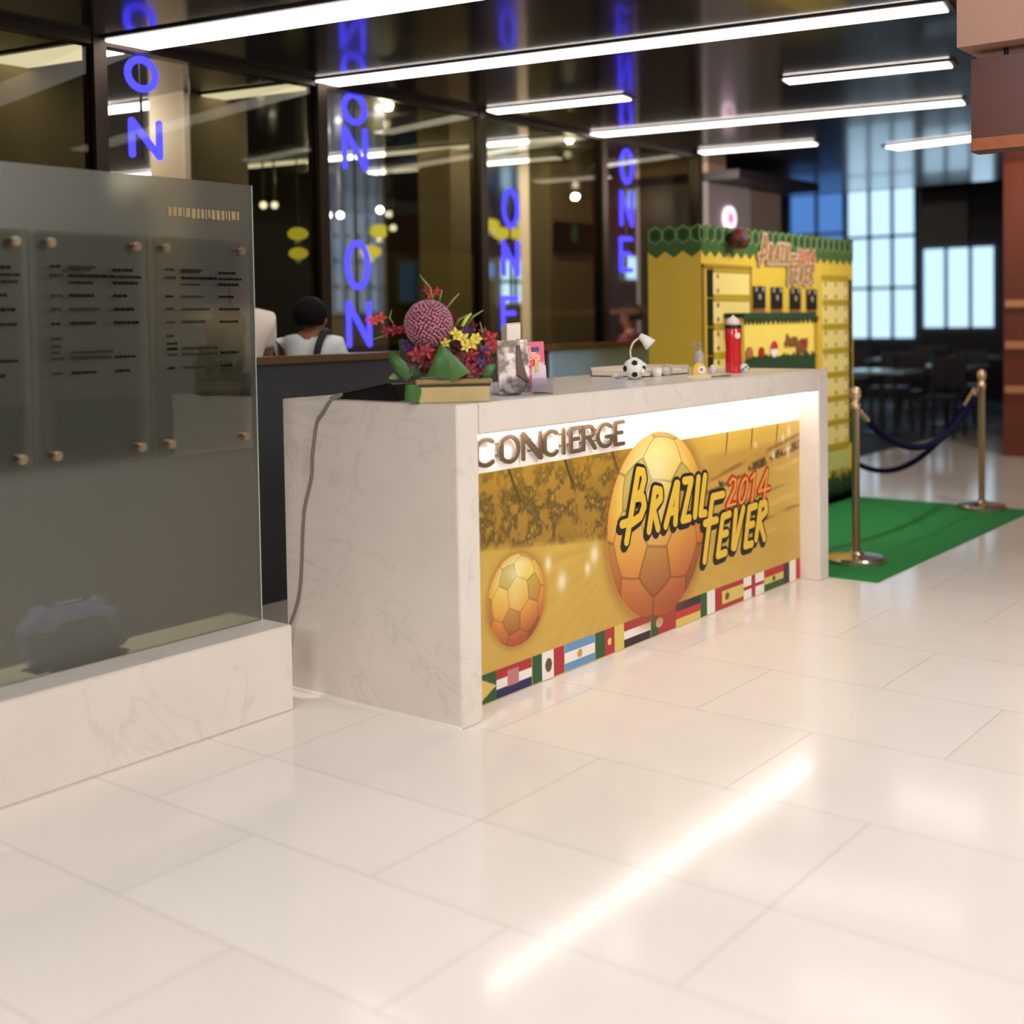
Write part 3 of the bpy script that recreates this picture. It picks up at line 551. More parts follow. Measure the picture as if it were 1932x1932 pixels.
for t, p in ((.3, .5), (1.6, -.2), (2.7, .6), (4.2, .1), (4.9, -.7), (5.5, .5), (3.6, -.5)):
    n = np.array([math.cos(t)*math.cos(p), math.sin(t)*math.cos(p), math.sin(p)]); b.disc(np.array([c[0], Y0-.07, c[2]])+n*.064, .022, n, .006, 5)
build('ball_panel', b, mat('ball_panel_mixed', (40, 44, 50), .4), o)
b = MB().disc((c[0], Y0-.001, c[2]), .01, (0, -1, 0), .02, 8); build('bracket', b, BLACK, o)
# ================================================================== CARPET, STANCHIONS, ROPES
cp = build('carpet', MB().box(3.05, 5.93, -.266, 1.05, 0, .008), mat('green_felt', (14, 122, 54), .9, var=.12, scale=60)); tag(cp, 'green artificial grass carpet in front of the booth', 'carpet')
def stanchion(x, y, label, z0=.008):
    t = thing('stanchion', label, 'stanchion', (x, y, z0), 'rope stanchions')
    build('base', MB().lathe([(.165, 0), (.165, .022), (.15, .034), (.045, .046), (.03, .06), (.02, .062)], (x, y, z0), 40), CHROME, t, smooth=False)
    build('pole', MB().lathe([(.022, .05), (.022, .86), (.028, .862), (.028, .895), (.022, .897), (.022, .92), (.03, .93), (.033, .955), (.03, .972), (.02, .985), (.006, .99)], (x, y, z0), 24), mat('champagne_pole', (214, 182, 150), .3, .85), t, smooth=True)
    build('hook', MB().tube([(x+.02, y, z0+.88), (x+.06, y, z0+.875), (x+.065, y, z0+.85), (x+.05, y, z0+.84)], .006, 8), CHROME, t)
    return t
S1, S2 = (3.49, .03), (5.80, .05)
stanchion(*S1, 'champagne metal rope stanchion close beside the desk'); stanchion(*S2, 'champagne metal rope stanchion at the far corner of the green carpet')
stanchion(5.98, 1.62, 'champagne metal rope stanchion hidden behind the yellow booth', 0)
NAVY = mat('navy_rope', (15, 11, 44), .9, spec=.1, bump=.3, scale=80)
def rope(p, q, sag, r, label, nm='rope'):
    p, q = np.array(p), np.array(q); t = thing('rope', label, 'rope', (p+q)/2-np.array([0, 0, sag]), 'barrier ropes')
    pts = [p+(q-p)*s-np.array([0, 0, sag*4*s*(1-s)]) for s in np.linspace(.05, .95, 30)]; build('cord', MB().tube(pts, r, 12), NAVY, t, smooth=True)
    for s0, s1 in ((0, .06), (.94, 1)):
        a = [p+(q-p)*s-np.array([0, 0, sag*4*s*(1-s)]) for s in np.linspace(s0, s1, 4)]; build('snap_end', MB().tube(a, r*.8, 10), CHROME, t)
rope((S1[0]+.07, S1[1], .85), (S2[0]-.05, S2[1], .87), .30, .021, 'navy rope hanging between the two front stanchions')
rope((S2[0]+.02, S2[1]+.05, .86), (5.98, 1.57, .86), .64, .021, 'long navy rope sagging behind the booth from the far stanchion')
# ================================================================== THINGS ON THE DESK
TOP = H
# tablet stand and cable
a, bpt = Pz(672, 748, TOP), Pz(765, 757, TOP)
tb = thing('tablet', 'black slanted tablet stand behind the flower box on the desk', 'tablet', (.14, .46, TOP))
prof = [(.34, TOP), (.69, TOP), (.69, TOP+.006), (.375, TOP+.062), (.355, TOP+.06)]
build('tablet_body', MB().prism([(.07, y, z) for y, z in prof], (.16, 0, 0)), BLACK, tb, bevel=.004)
build('screen', MB().prism([(.085, .40, TOP+.060), (.085, .66, TOP+.0135), (.215, .66, TOP+.0135), (.215, .40, TOP+.060)], (0, 0, .002)), mat('dark_screen', (18, 20, 22), .1), tb)
cpts = [(.062, .66, TOP+.008), (.048, .60, TOP+.02), (.02, .585, TOP+.012), (-.006, .60, TOP+.004), (-.010, .64, 1.07), (-.008, .678, 1.026), (-.008, .705, .90), (-.008, .712, .825), (-.008, .754, .702), (-.008, .768, .60), (-.008, .774, .519), (-.008, .785, .42), (-.008, .805, .34), (-.012, .842, .256), (-.03, .90, .12), (-.05, .93, .012)]
def smooth_path(P, n=4):
    P = np.array(P); out = []
    for i in range(len(P)-1):
        p0, p1, p2, p3 = P[max(i-1, 0)], P[i], P[i+1], P[min(i+2, len(P)-1)]
        for t in np.arange(n)/n: out.append(.5*((2*p1)+(-p0+p2)*t+(2*p0-5*p1+4*p2-p3)*t*t+(-p0+3*p1-3*p2+p3)*t**3))
    return out+[P[-1]]
cb = build('cable', MB().tube(smooth_path(cpts), .0055, 8), mat('grey_cable', (122, 114, 102), .5), smooth=True); tag(cb, 'grey power cable running down the marble end of the desk', 'cable')
# flower arrangement
FA = np.array([.155, .155, TOP]); fa = thing('flower_arrangement', 'flower arrangement with a big pink chrysanthemum in a bamboo box', 'flowers', FA)
rr = random.Random(3)
def rotv(p, a): c, s = math.cos(a), math.sin(a); return np.array([c*p[0]-s*p[1], s*p[0]+c*p[1], p[2]])
CR = math.cos(.0)
# local frame facing the camera: ux to the right in view, uy away, uz up
UX = np.array([RT[0], RT[1], 0]); UX /= np.linalg.norm(UX); UY = np.array([FW[0], FW[1], 0]); UY /= np.linalg.norm(UY); UZ = np.array([0, 0, 1.])
pxm = 4.47/FPX
def FP(u, v, dep=0.): return FA+UX*((u-862)*pxm)+UY*dep+UZ*((758-v)*pxm)
def rbox(c, hx, hy, z0, z1, a):
    L = []
    for x, y in ((-hx, -hy), (hx, -hy), (hx, hy), (-hx, hy)): L.append(np.array([c[0], c[1], TOP])+rotv((x, y, 0), a)+np.array([0, 0, z0]))
    return L, (0, 0, z1-z0)
ang = math.atan2(UX[1], UX[0])+.16
L_, d_ = rbox(FA, .125, .10, .001, .062, ang); build('bamboo_box', MB().prism(L_, d_), mat('bamboo', (176, 156, 106), .5, var=.1, scale=20), fa, bevel=.003)
L_, d_ = rbox(FA, .135, .108, .066, .084, ang); build('bamboo_rim', MB().prism(L_, d_), mat('bamboo_rim', (140, 116, 70), .5, var=.2, scale=30), fa, bevel=.004)
L_, d_ = rbox(FA, .128, .103, .058, .068, ang); build('box_band', MB().prism(L_, d_), mat('band_dark', (30, 26, 18), .6), fa)
LEAF = mat('leaf_green', (52, 92, 34), .45, var=.3, scale=14); LEAFD = mat('leaf_dark', (28, 58, 24), .5, var=.3, scale=14)
def leaf(pts, m, wdt, nm='leaf'):   # pts: spine; wdt list half widths across UX-ish
    b = MB(); vs = []; P = [np.array(p) for p in pts]
    for i, p in enumerate(P):
        t = P[min(i+1, len(P)-1)]-P[max(i-1, 0)]; t /= np.linalg.norm(t)+1e-9; s = np.cross(t, UY); s /= np.linalg.norm(s)+1e-9
        vs += [p-s*wdt[i]+UY*.012*wdt[i]/.03, p+UY*-.006, p+s*wdt[i]+UY*.012*wdt[i]/.03]
    fs = []
    for i in range(len(P)-1):
        for j in (0, 1): fs.append((i*3+j, i*3+j+1, i*3+j+4, i*3+j+3))
    n = len(vs); vs2 = [v+UY*.0015 for v in vs]; b.add(vs, fs); b.add(vs2, [f[::-1] for f in fs]); return build(nm, b, m, fa, smooth=True)
leaf([FP(795, 755, -.125), FP(797, 735, -.127), FP(797, 722, -.125)], LEAF, [.030, .031, .028])
leaf([FP(846, 712, -.12), FP(850, 690, -.13), FP(850, 665, -.12), FP(846, 650, -.10)], LEAF, [.05, .040, .022, .003])
leaf([FP(880, 712, -.12), FP(868, 688, -.125), FP(852, 655, -.10)], mat('leaf_mid', (66, 104, 40), .45, var=.25, scale=10), [.045, .03, .004])
leaf([FP(790, 710, -.09), FP(774, 692, -.10), FP(760, 675, -.09), FP(750, 663, -.07)], LEAF, [.02, .024, .018, .004])
leaf([FP(805, 712, -.08), FP(792, 695, -.09), FP(776, 685, -.07)], LEAFD, [.02, .03, .01])
leaf([FP(920, 710, -.07), FP(932, 698, -.08), FP(946, 690, -.05)], LEAF, [.02, .022, .005])
leaf([FP(915, 722, -.08), FP(930, 685, -.02), FP(935, 672, .02)], LEAFD, [.02, .025, .008])
leaf([FP(765, 712, -.04), FP(757, 708, -.05), FP(749, 712, -.05)], mat('leaf_lime', (128, 166, 84), .5), [.005, .012, .004])
leaf([FP(800, 700, .05), FP(780, 660, .06), FP(765, 640, .06)], LEAFD, [.03, .035, .01]); leaf([FP(900, 690, .05), FP(905, 650, .05), FP(900, 625, .05)], LEAFD, [.03, .03, .01])
fill = MB()
for i in range(60): fill.ball(FP(rr.uniform(795, 930), rr.uniform(655, 712), rr.uniform(-.05, .06)), rr.uniform(.008, .016), 6)
build('foliage', fill, mat('burgundy_foliage', (72, 20, 26), .6, var=.4, scale=30), fa, smooth=True)['kind'] = 'stuff'
# chrysanthemum: many curled petals on a ball
cc = FP(822, 613, 0); R0 = 45*pxm; core = MB(); core.ball(cc, R0*.88, 22); ch = build('chrysanthemum', core, mat('petal_deep', (128, 58, 76), .6), fa, smooth=True)
pt = MB(); n = 520
for i in range(n):
    z = 1-2*(i+.5)/n; a = i*2.39996; s = math.sqrt(1-z*z); nn = np.array([s*math.cos(a), s*math.sin(a), z]); t = np.cross(nn, (rr.uniform(-1, 1), rr.uniform(-1, 1), rr.uniform(-1, 1))); t /= np.linalg.norm(t)+1e-9
    p0 = cc+nn*R0*.84; p1 = cc+nn*R0*1.0; p2 = cc+nn*R0*1.0+t*R0*.11
    pt.tube([p0, p1, p2], [R0*.05, R0*.058, R0*.022], 5)
build('petals', pt, mat('petal_pink', (186, 120, 138), .55, var=.28, scale=40), ch, smooth=True)['kind'] = 'stuff'
def orchid(c, r, m, nm='orchid', n=5):
    b = MB(); c = np.array(c); ax = -UY*.7+UX*rr.uniform(-.5, .5)+UZ*rr.uniform(-.2, .5); ax /= np.linalg.norm(ax); e1 = np.cross(ax, UZ); e1 /= np.linalg.norm(e1); e2 = np.cross(ax, e1); a0 = rr.uniform(0, 6)
    for k in range(n):
        a = a0+6.283*k/n; d = math.cos(a)*e1+math.sin(a)*e2; s = np.cross(ax, d)
        b.add([c, c+d*r*.5+s*r*.28+ax*r*.12, c+d*r+ax*r*.05, c+d*r*.5-s*r*.28+ax*r*.12, c+d*r*.5+ax*r*.02], [(0, 1, 4), (1, 2, 4), (2, 3, 4), (3, 0, 4)])
        b.add([c-ax*.001, c+d*r*.5+s*r*.28+ax*(r*.12-.001), c+d*r+ax*(r*.05-.001), c+d*r*.5-s*r*.28+ax*(r*.12-.001)], [(0, 3, 2, 1)])
    b.ball(c+ax*r*.12, r*.18, 8); return build(nm, b, m, fa)
RO = mat('orchid_red', (142, 30, 40), .5, var=.2, scale=60); CO = mat('orchid_coral', (186, 58, 52), .5, var=.2, scale=60); YO = mat('orchid_yellow', (220, 196, 74), .5, var=.15, scale=60); PO = mat('orchid_purple', (66, 26, 96), .5); MO = mat('orchid_maroon', (100, 26, 34), .5, var=.3, scale=60)
for u, v, dd, r, m in ((716, 604, 0, 16, CO), (732, 600, .01, 15, CO), (742, 624, 0, 15, RO), (758, 622, -.01, 16, RO), (774, 623, -.02, 15, RO), (820, 548, .02, 12, RO), (838, 552, .03, 13, CO), (826, 560, .02, 10, CO),
                      (874, 632, -.05, 17, YO), (888, 640, -.07, 16, YO), (904, 648, -.07, 18, YO), (912, 640, -.05, 15, YO), (856, 648, -.08, 14, YO), (893, 655, -.08, 14, YO),
                      (802, 668, -.09, 20, RO), (822, 662, -.10, 20, RO), (812, 682, -.09, 18, MO), (795, 690, -.08, 18, MO), (832, 675, -.09, 16, RO), (790, 672, -.06, 17, MO),
                      (886, 680, -.10, 20, MO), (904, 672, -.10, 19, RO), (918, 690, -.09, 19, MO), (900, 695, -.10, 19, RO), (884, 698, -.10, 17, MO), (930, 660, -.03, 18, CO), (938, 640, 0, 19, CO), (925, 632, .02, 17, MO), (942, 655, -.02, 16, RO), (912, 705, -.09, 15, MO), (866, 672, -.09, 15, MO),
                      (778, 648, -.02, 13, PO), (892, 626, -.02, 12, PO), (920, 684, -.11, 13, PO), (905, 618, .03, 14, MO), (872, 606, .05, 14, MO)):
    orchid(FP(u, v, dd), r*pxm*.88, m)
for i in range(26):
    u_, v_ = (rr.uniform(785, 842), rr.uniform(652, 705)) if i < 12 else (rr.uniform(870, 938), rr.uniform(650, 712))
    orchid(FP(u_, v_, -.055+rr.uniform(-.02, .02)), rr.uniform(9, 13)*pxm, (MO, RO, MO, PO)[i % 4])
st = MB()
for pp in ([(750, 626), (735, 634), (715, 640)], [(830, 570), (826, 545), (815, 532), (806, 520)], [(850, 590), (868, 568), (880, 556)], [(842, 570), (848, 550)], [(868, 622), (880, 605), (895, 596)], [(890, 620), (905, 600), (925, 588)], [(755, 610), (748, 600), (752, 585)], [(930, 665), (925, 640), (918, 610)]):
    st.tube([FP(u, v, .02) for u, v in pp], [.004]*(len(pp)-1)+[.002], 6)
build('stem', st, mat('stem_green', (132, 140, 72), .6), fa, smooth=True)
lg = MB(); lg.tube([FP(885, 618, -.02), FP(893, 604, -.01), FP(902, 594, 0)], [.006, .007, .003], 6); build('bud_spray', lg, mat('lime_bud', (188, 196, 78), .6), fa, smooth=True)
# brochure holder, two magazines, white carton
hb = np.array([.585, .16, TOP]); ub = np.array([1., -.05, 0]); ub = UX*.93+UY*.37; ub /= np.linalg.norm(ub); vb = np.array([-ub[1], ub[0], 0])
pxb = 4.8/FPX
def HB(u, v, dep=0.): return hb+ub*((u-994)*pxb*1.06)+vb*dep+UZ*((744-v)*pxb)
bh = thing('brochure_holder', 'clear acrylic brochure holder beside the flowers', 'holder', hb)
ACR = glassy('acrylic', (.90, .90, .92), .05)
hol = MB()
for d0, d1, z in ((-.055, -.052, 712), (.05, .053, 690)): hol.prism([HB(944, 743.5, d0), HB(1040, 743.5, d0), HB(1040, z, d0), HB(944, z, d0)], vb*(d1-d0))
zf = lambda p: np.array([p[0], p[1], TOP+.0005]); hol.prism([zf(HB(944, 747, -.055)), zf(HB(1041, 742, -.055)), zf(HB(1041, 742, .053)), zf(HB(944, 747, .053))], UZ*.003)
build('acrylic_tray', hol, ACR, bh)
def cover(name, kind):
    m = bpy.data.materials.new(name); m.use_nodes = True; nt = m.node_tree; b = nt.nodes['Principled BSDF']; N = nt.nodes.new; L = nt.links.new
    tc = N('ShaderNodeTexCoord'); nz = N('ShaderNodeTexNoise'); nz.inputs['Scale'].default_value = 26 if kind else 18; nz.inputs['Detail'].default_value = 2; L(tc.outputs['Object'], nz.inputs['Vector'])
    r = N('ShaderNodeValToRGB'); e = r.color_ramp.elements
    cs = [((238, 228, 220), .40), ((150, 128, 110), .52), ((84, 60, 50), .62), ((230, 220, 214), .70)] if kind == 0 else [((206, 40, 84), .40), ((206, 40, 84), .5), ((222, 170, 150), .56), ((190, 60, 70), .66)]
    e[0].position = cs[0][1]; e[0].color = tuple(s2l(cs[0][0]))+(1,); e[1].position = cs[-1][1]; e[1].color = tuple(s2l(cs[-1][0]))+(1,)
    for c, p in cs[1:-1]: x = e.new(p); x.color = tuple(s2l(c))+(1,)
    L(nz.outputs['Fac'], r.inputs[0]); L(r.outputs[0], b.inputs['Base Color']); b.inputs['Roughness'].default_value = .3; return m
def mag(u0, u1, v0, v1, dep, mt, label, extra=None):
    t = thing('magazine', label, 'magazine', HB((u0+u1)/2, v1, dep), 'magazines in the acrylic holder')
    build('pages', MB().prism([HB(u0, v1, dep), HB(u1, v1-3, dep), HB(u1, v0-1, dep+.02), HB(u0, v0, dep+.02)], vb*.010), mat('paper', (232, 224, 216), .6), t)
    build('cover', MB().prism([HB(u0, v1, dep-.002), HB(u1, v1-3, dep-.002), HB(u1, v0-1, dep+.018), HB(u0, v0, dep+.018)], vb*.002), mt, t)
    if extra: extra(t, dep)
def ex0(t, dep):
    b = MB().prism([HB(976, 706, dep-.001), HB(998, 722, dep-.003), HB(990, 690, dep+.004), HB(984, 650, dep+.012), HB(978, 652, dep+.012)], -vb*.001); build('cover_picture', b, mat('cover_brown', (92, 62, 50), .5), t)
def ex1(t, dep):
    b = MB().prism([HB(1008, 664, dep+.011), HB(1022, 663, dep+.011), HB(1022, 655, dep+.0135), HB(1008, 656, dep+.0135)], -vb*.001); build('cover_title', b, mat('cover_navy', (60, 40, 110), .5), t)
    b = MB().prism([HB(1004, 738, dep-.003), HB(1034, 736, dep-.003), HB(1033, 690, dep+.006), HB(1020, 684, dep+.007), HB(1006, 694, dep+.006)], -vb*.001); build('cover_picture', b, mat('cover_lilac', (214, 190, 204), .5, var=.25, scale=30), t)
    b = MB().prism([HB(1012, 702, dep+.003), HB(1019, 701, dep+.003), HB(1019, 676, dep+.0085), HB(1012, 677, dep+.0085)], -vb*.002); build('cover_figure', b, mat('cover_gold', (216, 170, 90), .5), t)
mag(943, 1000, 642, 741, -.035, cover('cover_sepia', 0), 'white magazine with a brown photo cover in the acrylic holder', ex0)
mag(1001, 1032, 646, 739, -.030, cover('cover_pink', 1), 'magazine with a bright pink cover in the acrylic holder', ex1)
mag(985, 1001, 640, 738, -.012, mat('cover_red', (150, 48, 50), .4), 'dark red magazine edge between the two covers in the holder')
wb = thing('carton', 'plain white carton standing up behind the magazines', 'box', HB(990, 742, .075))
build('carton_body', MB().prism([HB(977, 744, .07), HB(1004, 742, .07), HB(1004, 742, .13), HB(977, 744, .13)], UZ*(131*pxb)), mat('white_card', (240, 226, 212), .5), wb, bevel=.002)
build('carton_flap', MB().prism([HB(977, 612.2, .07), HB(1004, 610.2, .07), HB(1004, 610.2, .10), HB(977, 612.2, .10)], UZ*.003), mat('white_card', (240, 226, 212), .5), wb)
# football lamp
p0 = Pz(1197, 716, TOP); pl_ = 5.86/FPX
lp = thing('desk_lamp', 'small white desk lamp with a football base and bent neck', 'lamp', p0)
rb = .052; bc = p0+np.array([0, 0, rb]); o = build('football_base', MB().ball(bc, rb, 22), WHITE, lp, smooth=True)
ph = (1+5**.5)/2; b = MB()
for p in [p for a in (-1, 1) for bq in (-ph, ph) for p in ((0, a, bq), (a, bq, 0), (bq, 0, a))]:
    n = rotv(np.array(p)/np.linalg.norm(p), .6); b.disc(bc+n*rb*.965, rb*.30, n, rb*.05, 5)
build('black_patch', b, BLACK, o)
def LP(u, v, dep=0.): return p0+UX*((u-1197)*pl_)+UY*dep+UZ*((716-v)*pl_)
build('neck', MB().tube(smooth_path([LP(1191, 680), LP(1190, 662), LP(1195, 648), LP(1204, 640), LP(1212, 637)]), .0045, 8), mat('cream_neck', (216, 206, 190), .4), lp, smooth=True)
b = MB(); b.tube([LP(1208, 634, 0), LP(1216, 640, -.005), LP(1228, 652, -.012)], [.014, .020, .032], 16); build('lamp_shade', b, WHITE, lp, smooth=True)
build('ear', MB().ball(LP(1213, 690, -.01), .016, 12).ball(LP(1210, 700, -.04), .014, 12), WHITE, lp, smooth=True)
# little odds and ends
def TP(u, v): return Pz(u, v, TOP)
q0 = TP(1165, 714); o = build('mouse', MB().ball(q0+np.array([0, 0, .012]), .03, 14, sc=(1.2, .8, .4)), WHITE, smooth=True); tag(o, 'flat white computer mouse beside the football lamp base', 'mouse')
q0 = TP(1240, 711); o = thing('cup', 'small white cup between the football lamp and the tape roll', 'cup', q0); build('cup_body', MB().lathe([(.020, 0), (.026, .04), (.023, .04), (.018, .004)], q0, 20), WHITE, o, smooth=True); build('cup_rim', MB().lathe([(.026, .039), (.0275, .041), (.026, .043), (.023, .041)], q0, 20), WHITE, o)
q0 = TP(1258, 709)+np.array([0, 0, 0]); o = thing('tape_roll', 'clear grey tape roll standing in front of the paper tray', 'tape', q0)
b = MB(); pts = [q0+np.array([0, 0, .030])+(math.cos(t)*UX+math.sin(t)*UZ)*.024 for t in np.linspace(0, 6.283, 25)]; build('tape', MB().tube(pts, .006, 8, cap=False), mat('tape_grey', (176, 168, 160), .3), o, smooth=True); build('core', MB().tube([q0+np.array([0, 0, .03])+(math.cos(t)*UX+math.sin(t)*UZ)*.016 for t in np.linspace(0, 6.283, 25)], .0035, 6, cap=False), mat('tape_core', (206, 196, 180), .5), o)
c0 = np.array([2.12, .57, TOP]); o = thing('paper_tray', 'cream tray holding loose white papers on the desk', 'tray', c0)
b = MB(); b.box(1.90, 2.34, .44, .74, TOP, TOP+.006); b.box(1.90, 2.34, .44, .446, TOP, TOP+.022); b.box(1.90, 2.34, .734, .74, TOP, TOP+.045); b.box(1.90, 1.906, .44, .74, TOP, TOP+.03); b.box(2.334, 2.34, .44, .74, TOP, TOP+.045)
build('tray', b, mat('tray_cream', (224, 208, 184), .45), o)
pp = MB().box(1.93, 2.30, .46, .72, TOP+.007, TOP+.03); q = build('paper', pp, mat('paper', (232, 224, 216), .6)); tag(q, 'stack of white papers lying in the cream tray', 'paper')
q = build('note_pad', MB().box(1.98, 2.12, .14, .24, TOP, TOP+.008), mat('note_cream', (236, 220, 188), .6)); tag(q, 'cream note pad lying flat in front of the paper tray', 'pad')
q = build('pen', MB().tube([(2.00, .12, TOP+.005), (2.13, .09, TOP+.005)], [.004, .0045], 8), mat('pen_grey', (120, 110, 100), .4)); tag(q, 'thin grey pen lying in front of the note pad', 'pen')
q0 = TP(1321, 709); o = thing('tape_dispenser', 'yellow tape dispenser with a white reel on the desk', 'dispenser', q0)
ps = 6.1/FPX
pts = [q0+UX*x+UZ*z for x, z in ((-.034, 0), (-.036, .03), (-.022, .058), (.004, .066), (.022, .052), (.034, .02), (.036, 0))]
build('dispenser_body', MB().prism(pts, UY*.05), mat('yellow_plastic', (230, 190, 60), .4), o, bevel=.003)
build('reel', MB().disc(q0+UX*.006+UZ*.03-UY*.004, .02, UY, .058, 18), WHITE, o); build('reel_core', MB().disc(q0+UX*.006+UZ*.03-UY*.006, .007, UY, .062, 10), mat('core_brown', (150, 110, 60), .6), o)
q0 = TP(1321, 698)+UY*.03; o = thing('pump_bottle', 'translucent grey pump bottle behind the yellow tape dispenser', 'bottle', q0)
build('bottle_body', MB().lathe([(.026, 0), (.028, .006), (.028, .085), (.016, .10), (.013, .104)], q0, 20), mat('milky_plastic', (206, 190, 184), .25, trans=.3), o, smooth=True)
build('pump', MB().lathe([(.014, .102), (.014, .118), (.005, .12), (.005, .135), (.013, .136), (.013, .146)], q0, 16).tube([q0+np.array([0, 0, .141]), q0-UX*.03+UZ*.139, q0-UX*.036+UZ*.13], .0045, 8), mat('pump_grey', (170, 156, 156), .4), o, smooth=False)
q0 = TP(1345, 707); q = build('salt_shaker', MB().lathe([(.014, 0), (.016, .03), (.012, .045), (.004, .05)], q0, 16), mat('pale_mauve', (214, 200, 204), .4), smooth=True); tag(q, 'tiny pale mauve pot between the tape dispenser and red canister', 'pot')
q0 = TP(1384, 703); ps = 6.38/FPX; o = thing('canister', 'tall red canister with a black collar and white domed lid', 'canister', q0)
R = 15.5*ps; hh = 90*ps
build('canister_body', MB().lathe([(R*.93, 0), (R*.98, .01), (R*.98, .07), (R*.92, .12), (R*.98, .16), (R, hh-.022), (R*.97, hh-.018)], q0, 32), mat('red_enamel', (206, 26, 32), .25, coat=.5), o, smooth=True)
build('collar', MB().lathe([(R*.98, hh-.020), (R*1.0, hh-.016), (R*.98, hh-.002), (R*.6, hh)], q0, 32), BLACK, o)
build('lid', MB().lathe([(R*.84, hh-.004), (R*.80, hh+.018), (R*.55, hh+.034), (R*.2, hh+.042), (R*.14, hh+.048), (.001, hh+.05)], q0, 28), mat('lid_white', (232, 214, 208), .35), o, smooth=True)
n = -UY*.94+UX*.34; build('badge', MB().disc(q0+n*R*.97+UZ*(70*ps), .016, n, .003, 18), mat('badge_white', (226, 220, 196), .4), o)
q0 = TP(1404, 703)-UY*.01; o = thing('ornament_ball', 'small white and green ball beside the red canister', 'ball', q0); build('ball', MB().ball(q0+np.array([0, 0, .024]), .024, 18), WHITE, o, smooth=True)
b = MB()
for t, p in ((3.9, .2), (4.6, .6), (3.3, -.3), (4.9, -.2)): n = np.array([math.cos(t)*math.cos(p), math.sin(t)*math.cos(p), math.sin(p)]); b.disc(q0+np.array([0, 0, .024])+n*.0232, .008, n, .002, 6)
build('green_patch', b, mat('patch_green', (92, 140, 92), .5), o)
# ================================================================== PEOPLE BEHIND THE PARTITION
def skin_mesh(name, J, Eg, m, parent=None, loc=None, sub=2):
    names = list(J); me = bpy.data.meshes.new(name); o0 = ROOT[parent.name] if parent is not None else np.array(loc, float)
    me.from_pydata([tuple(np.array(J[k][0])-o0) for k in names], [(names.index(a), names.index(b)) for a, b in Eg], [])
    ob = bpy.data.objects.new(name, me); C.objects.link(ob)
    md = ob.modifiers.new('skin', 'SKIN'); md.use_smooth_shade = True
    sv = me.skin_vertices[0].data
    for i, k in enumerate(names): r = J[k][1]; sv[i].radius = r if isinstance(r, tuple) else (r, r); sv[i].use_root = (i == 0)
    ob.modifiers.new('sub', 'SUBSURF').levels = sub
    bpy.context.view_layer.update(); dg = bpy.context.evaluated_depsgraph_get(); m2 = bpy.data.meshes.new_from_object(ob.evaluated_get(dg)); m2.name = name
    ob.modifiers.clear(); ob.data = m2; m2.materials.clear(); m2.materials.append(m)
    for p in m2.polygons: p.use_smooth = True
    if parent is not None: ob.parent = parent
    else: ob.location = tuple(o0)
    ROOT[ob.name] = o0; return ob
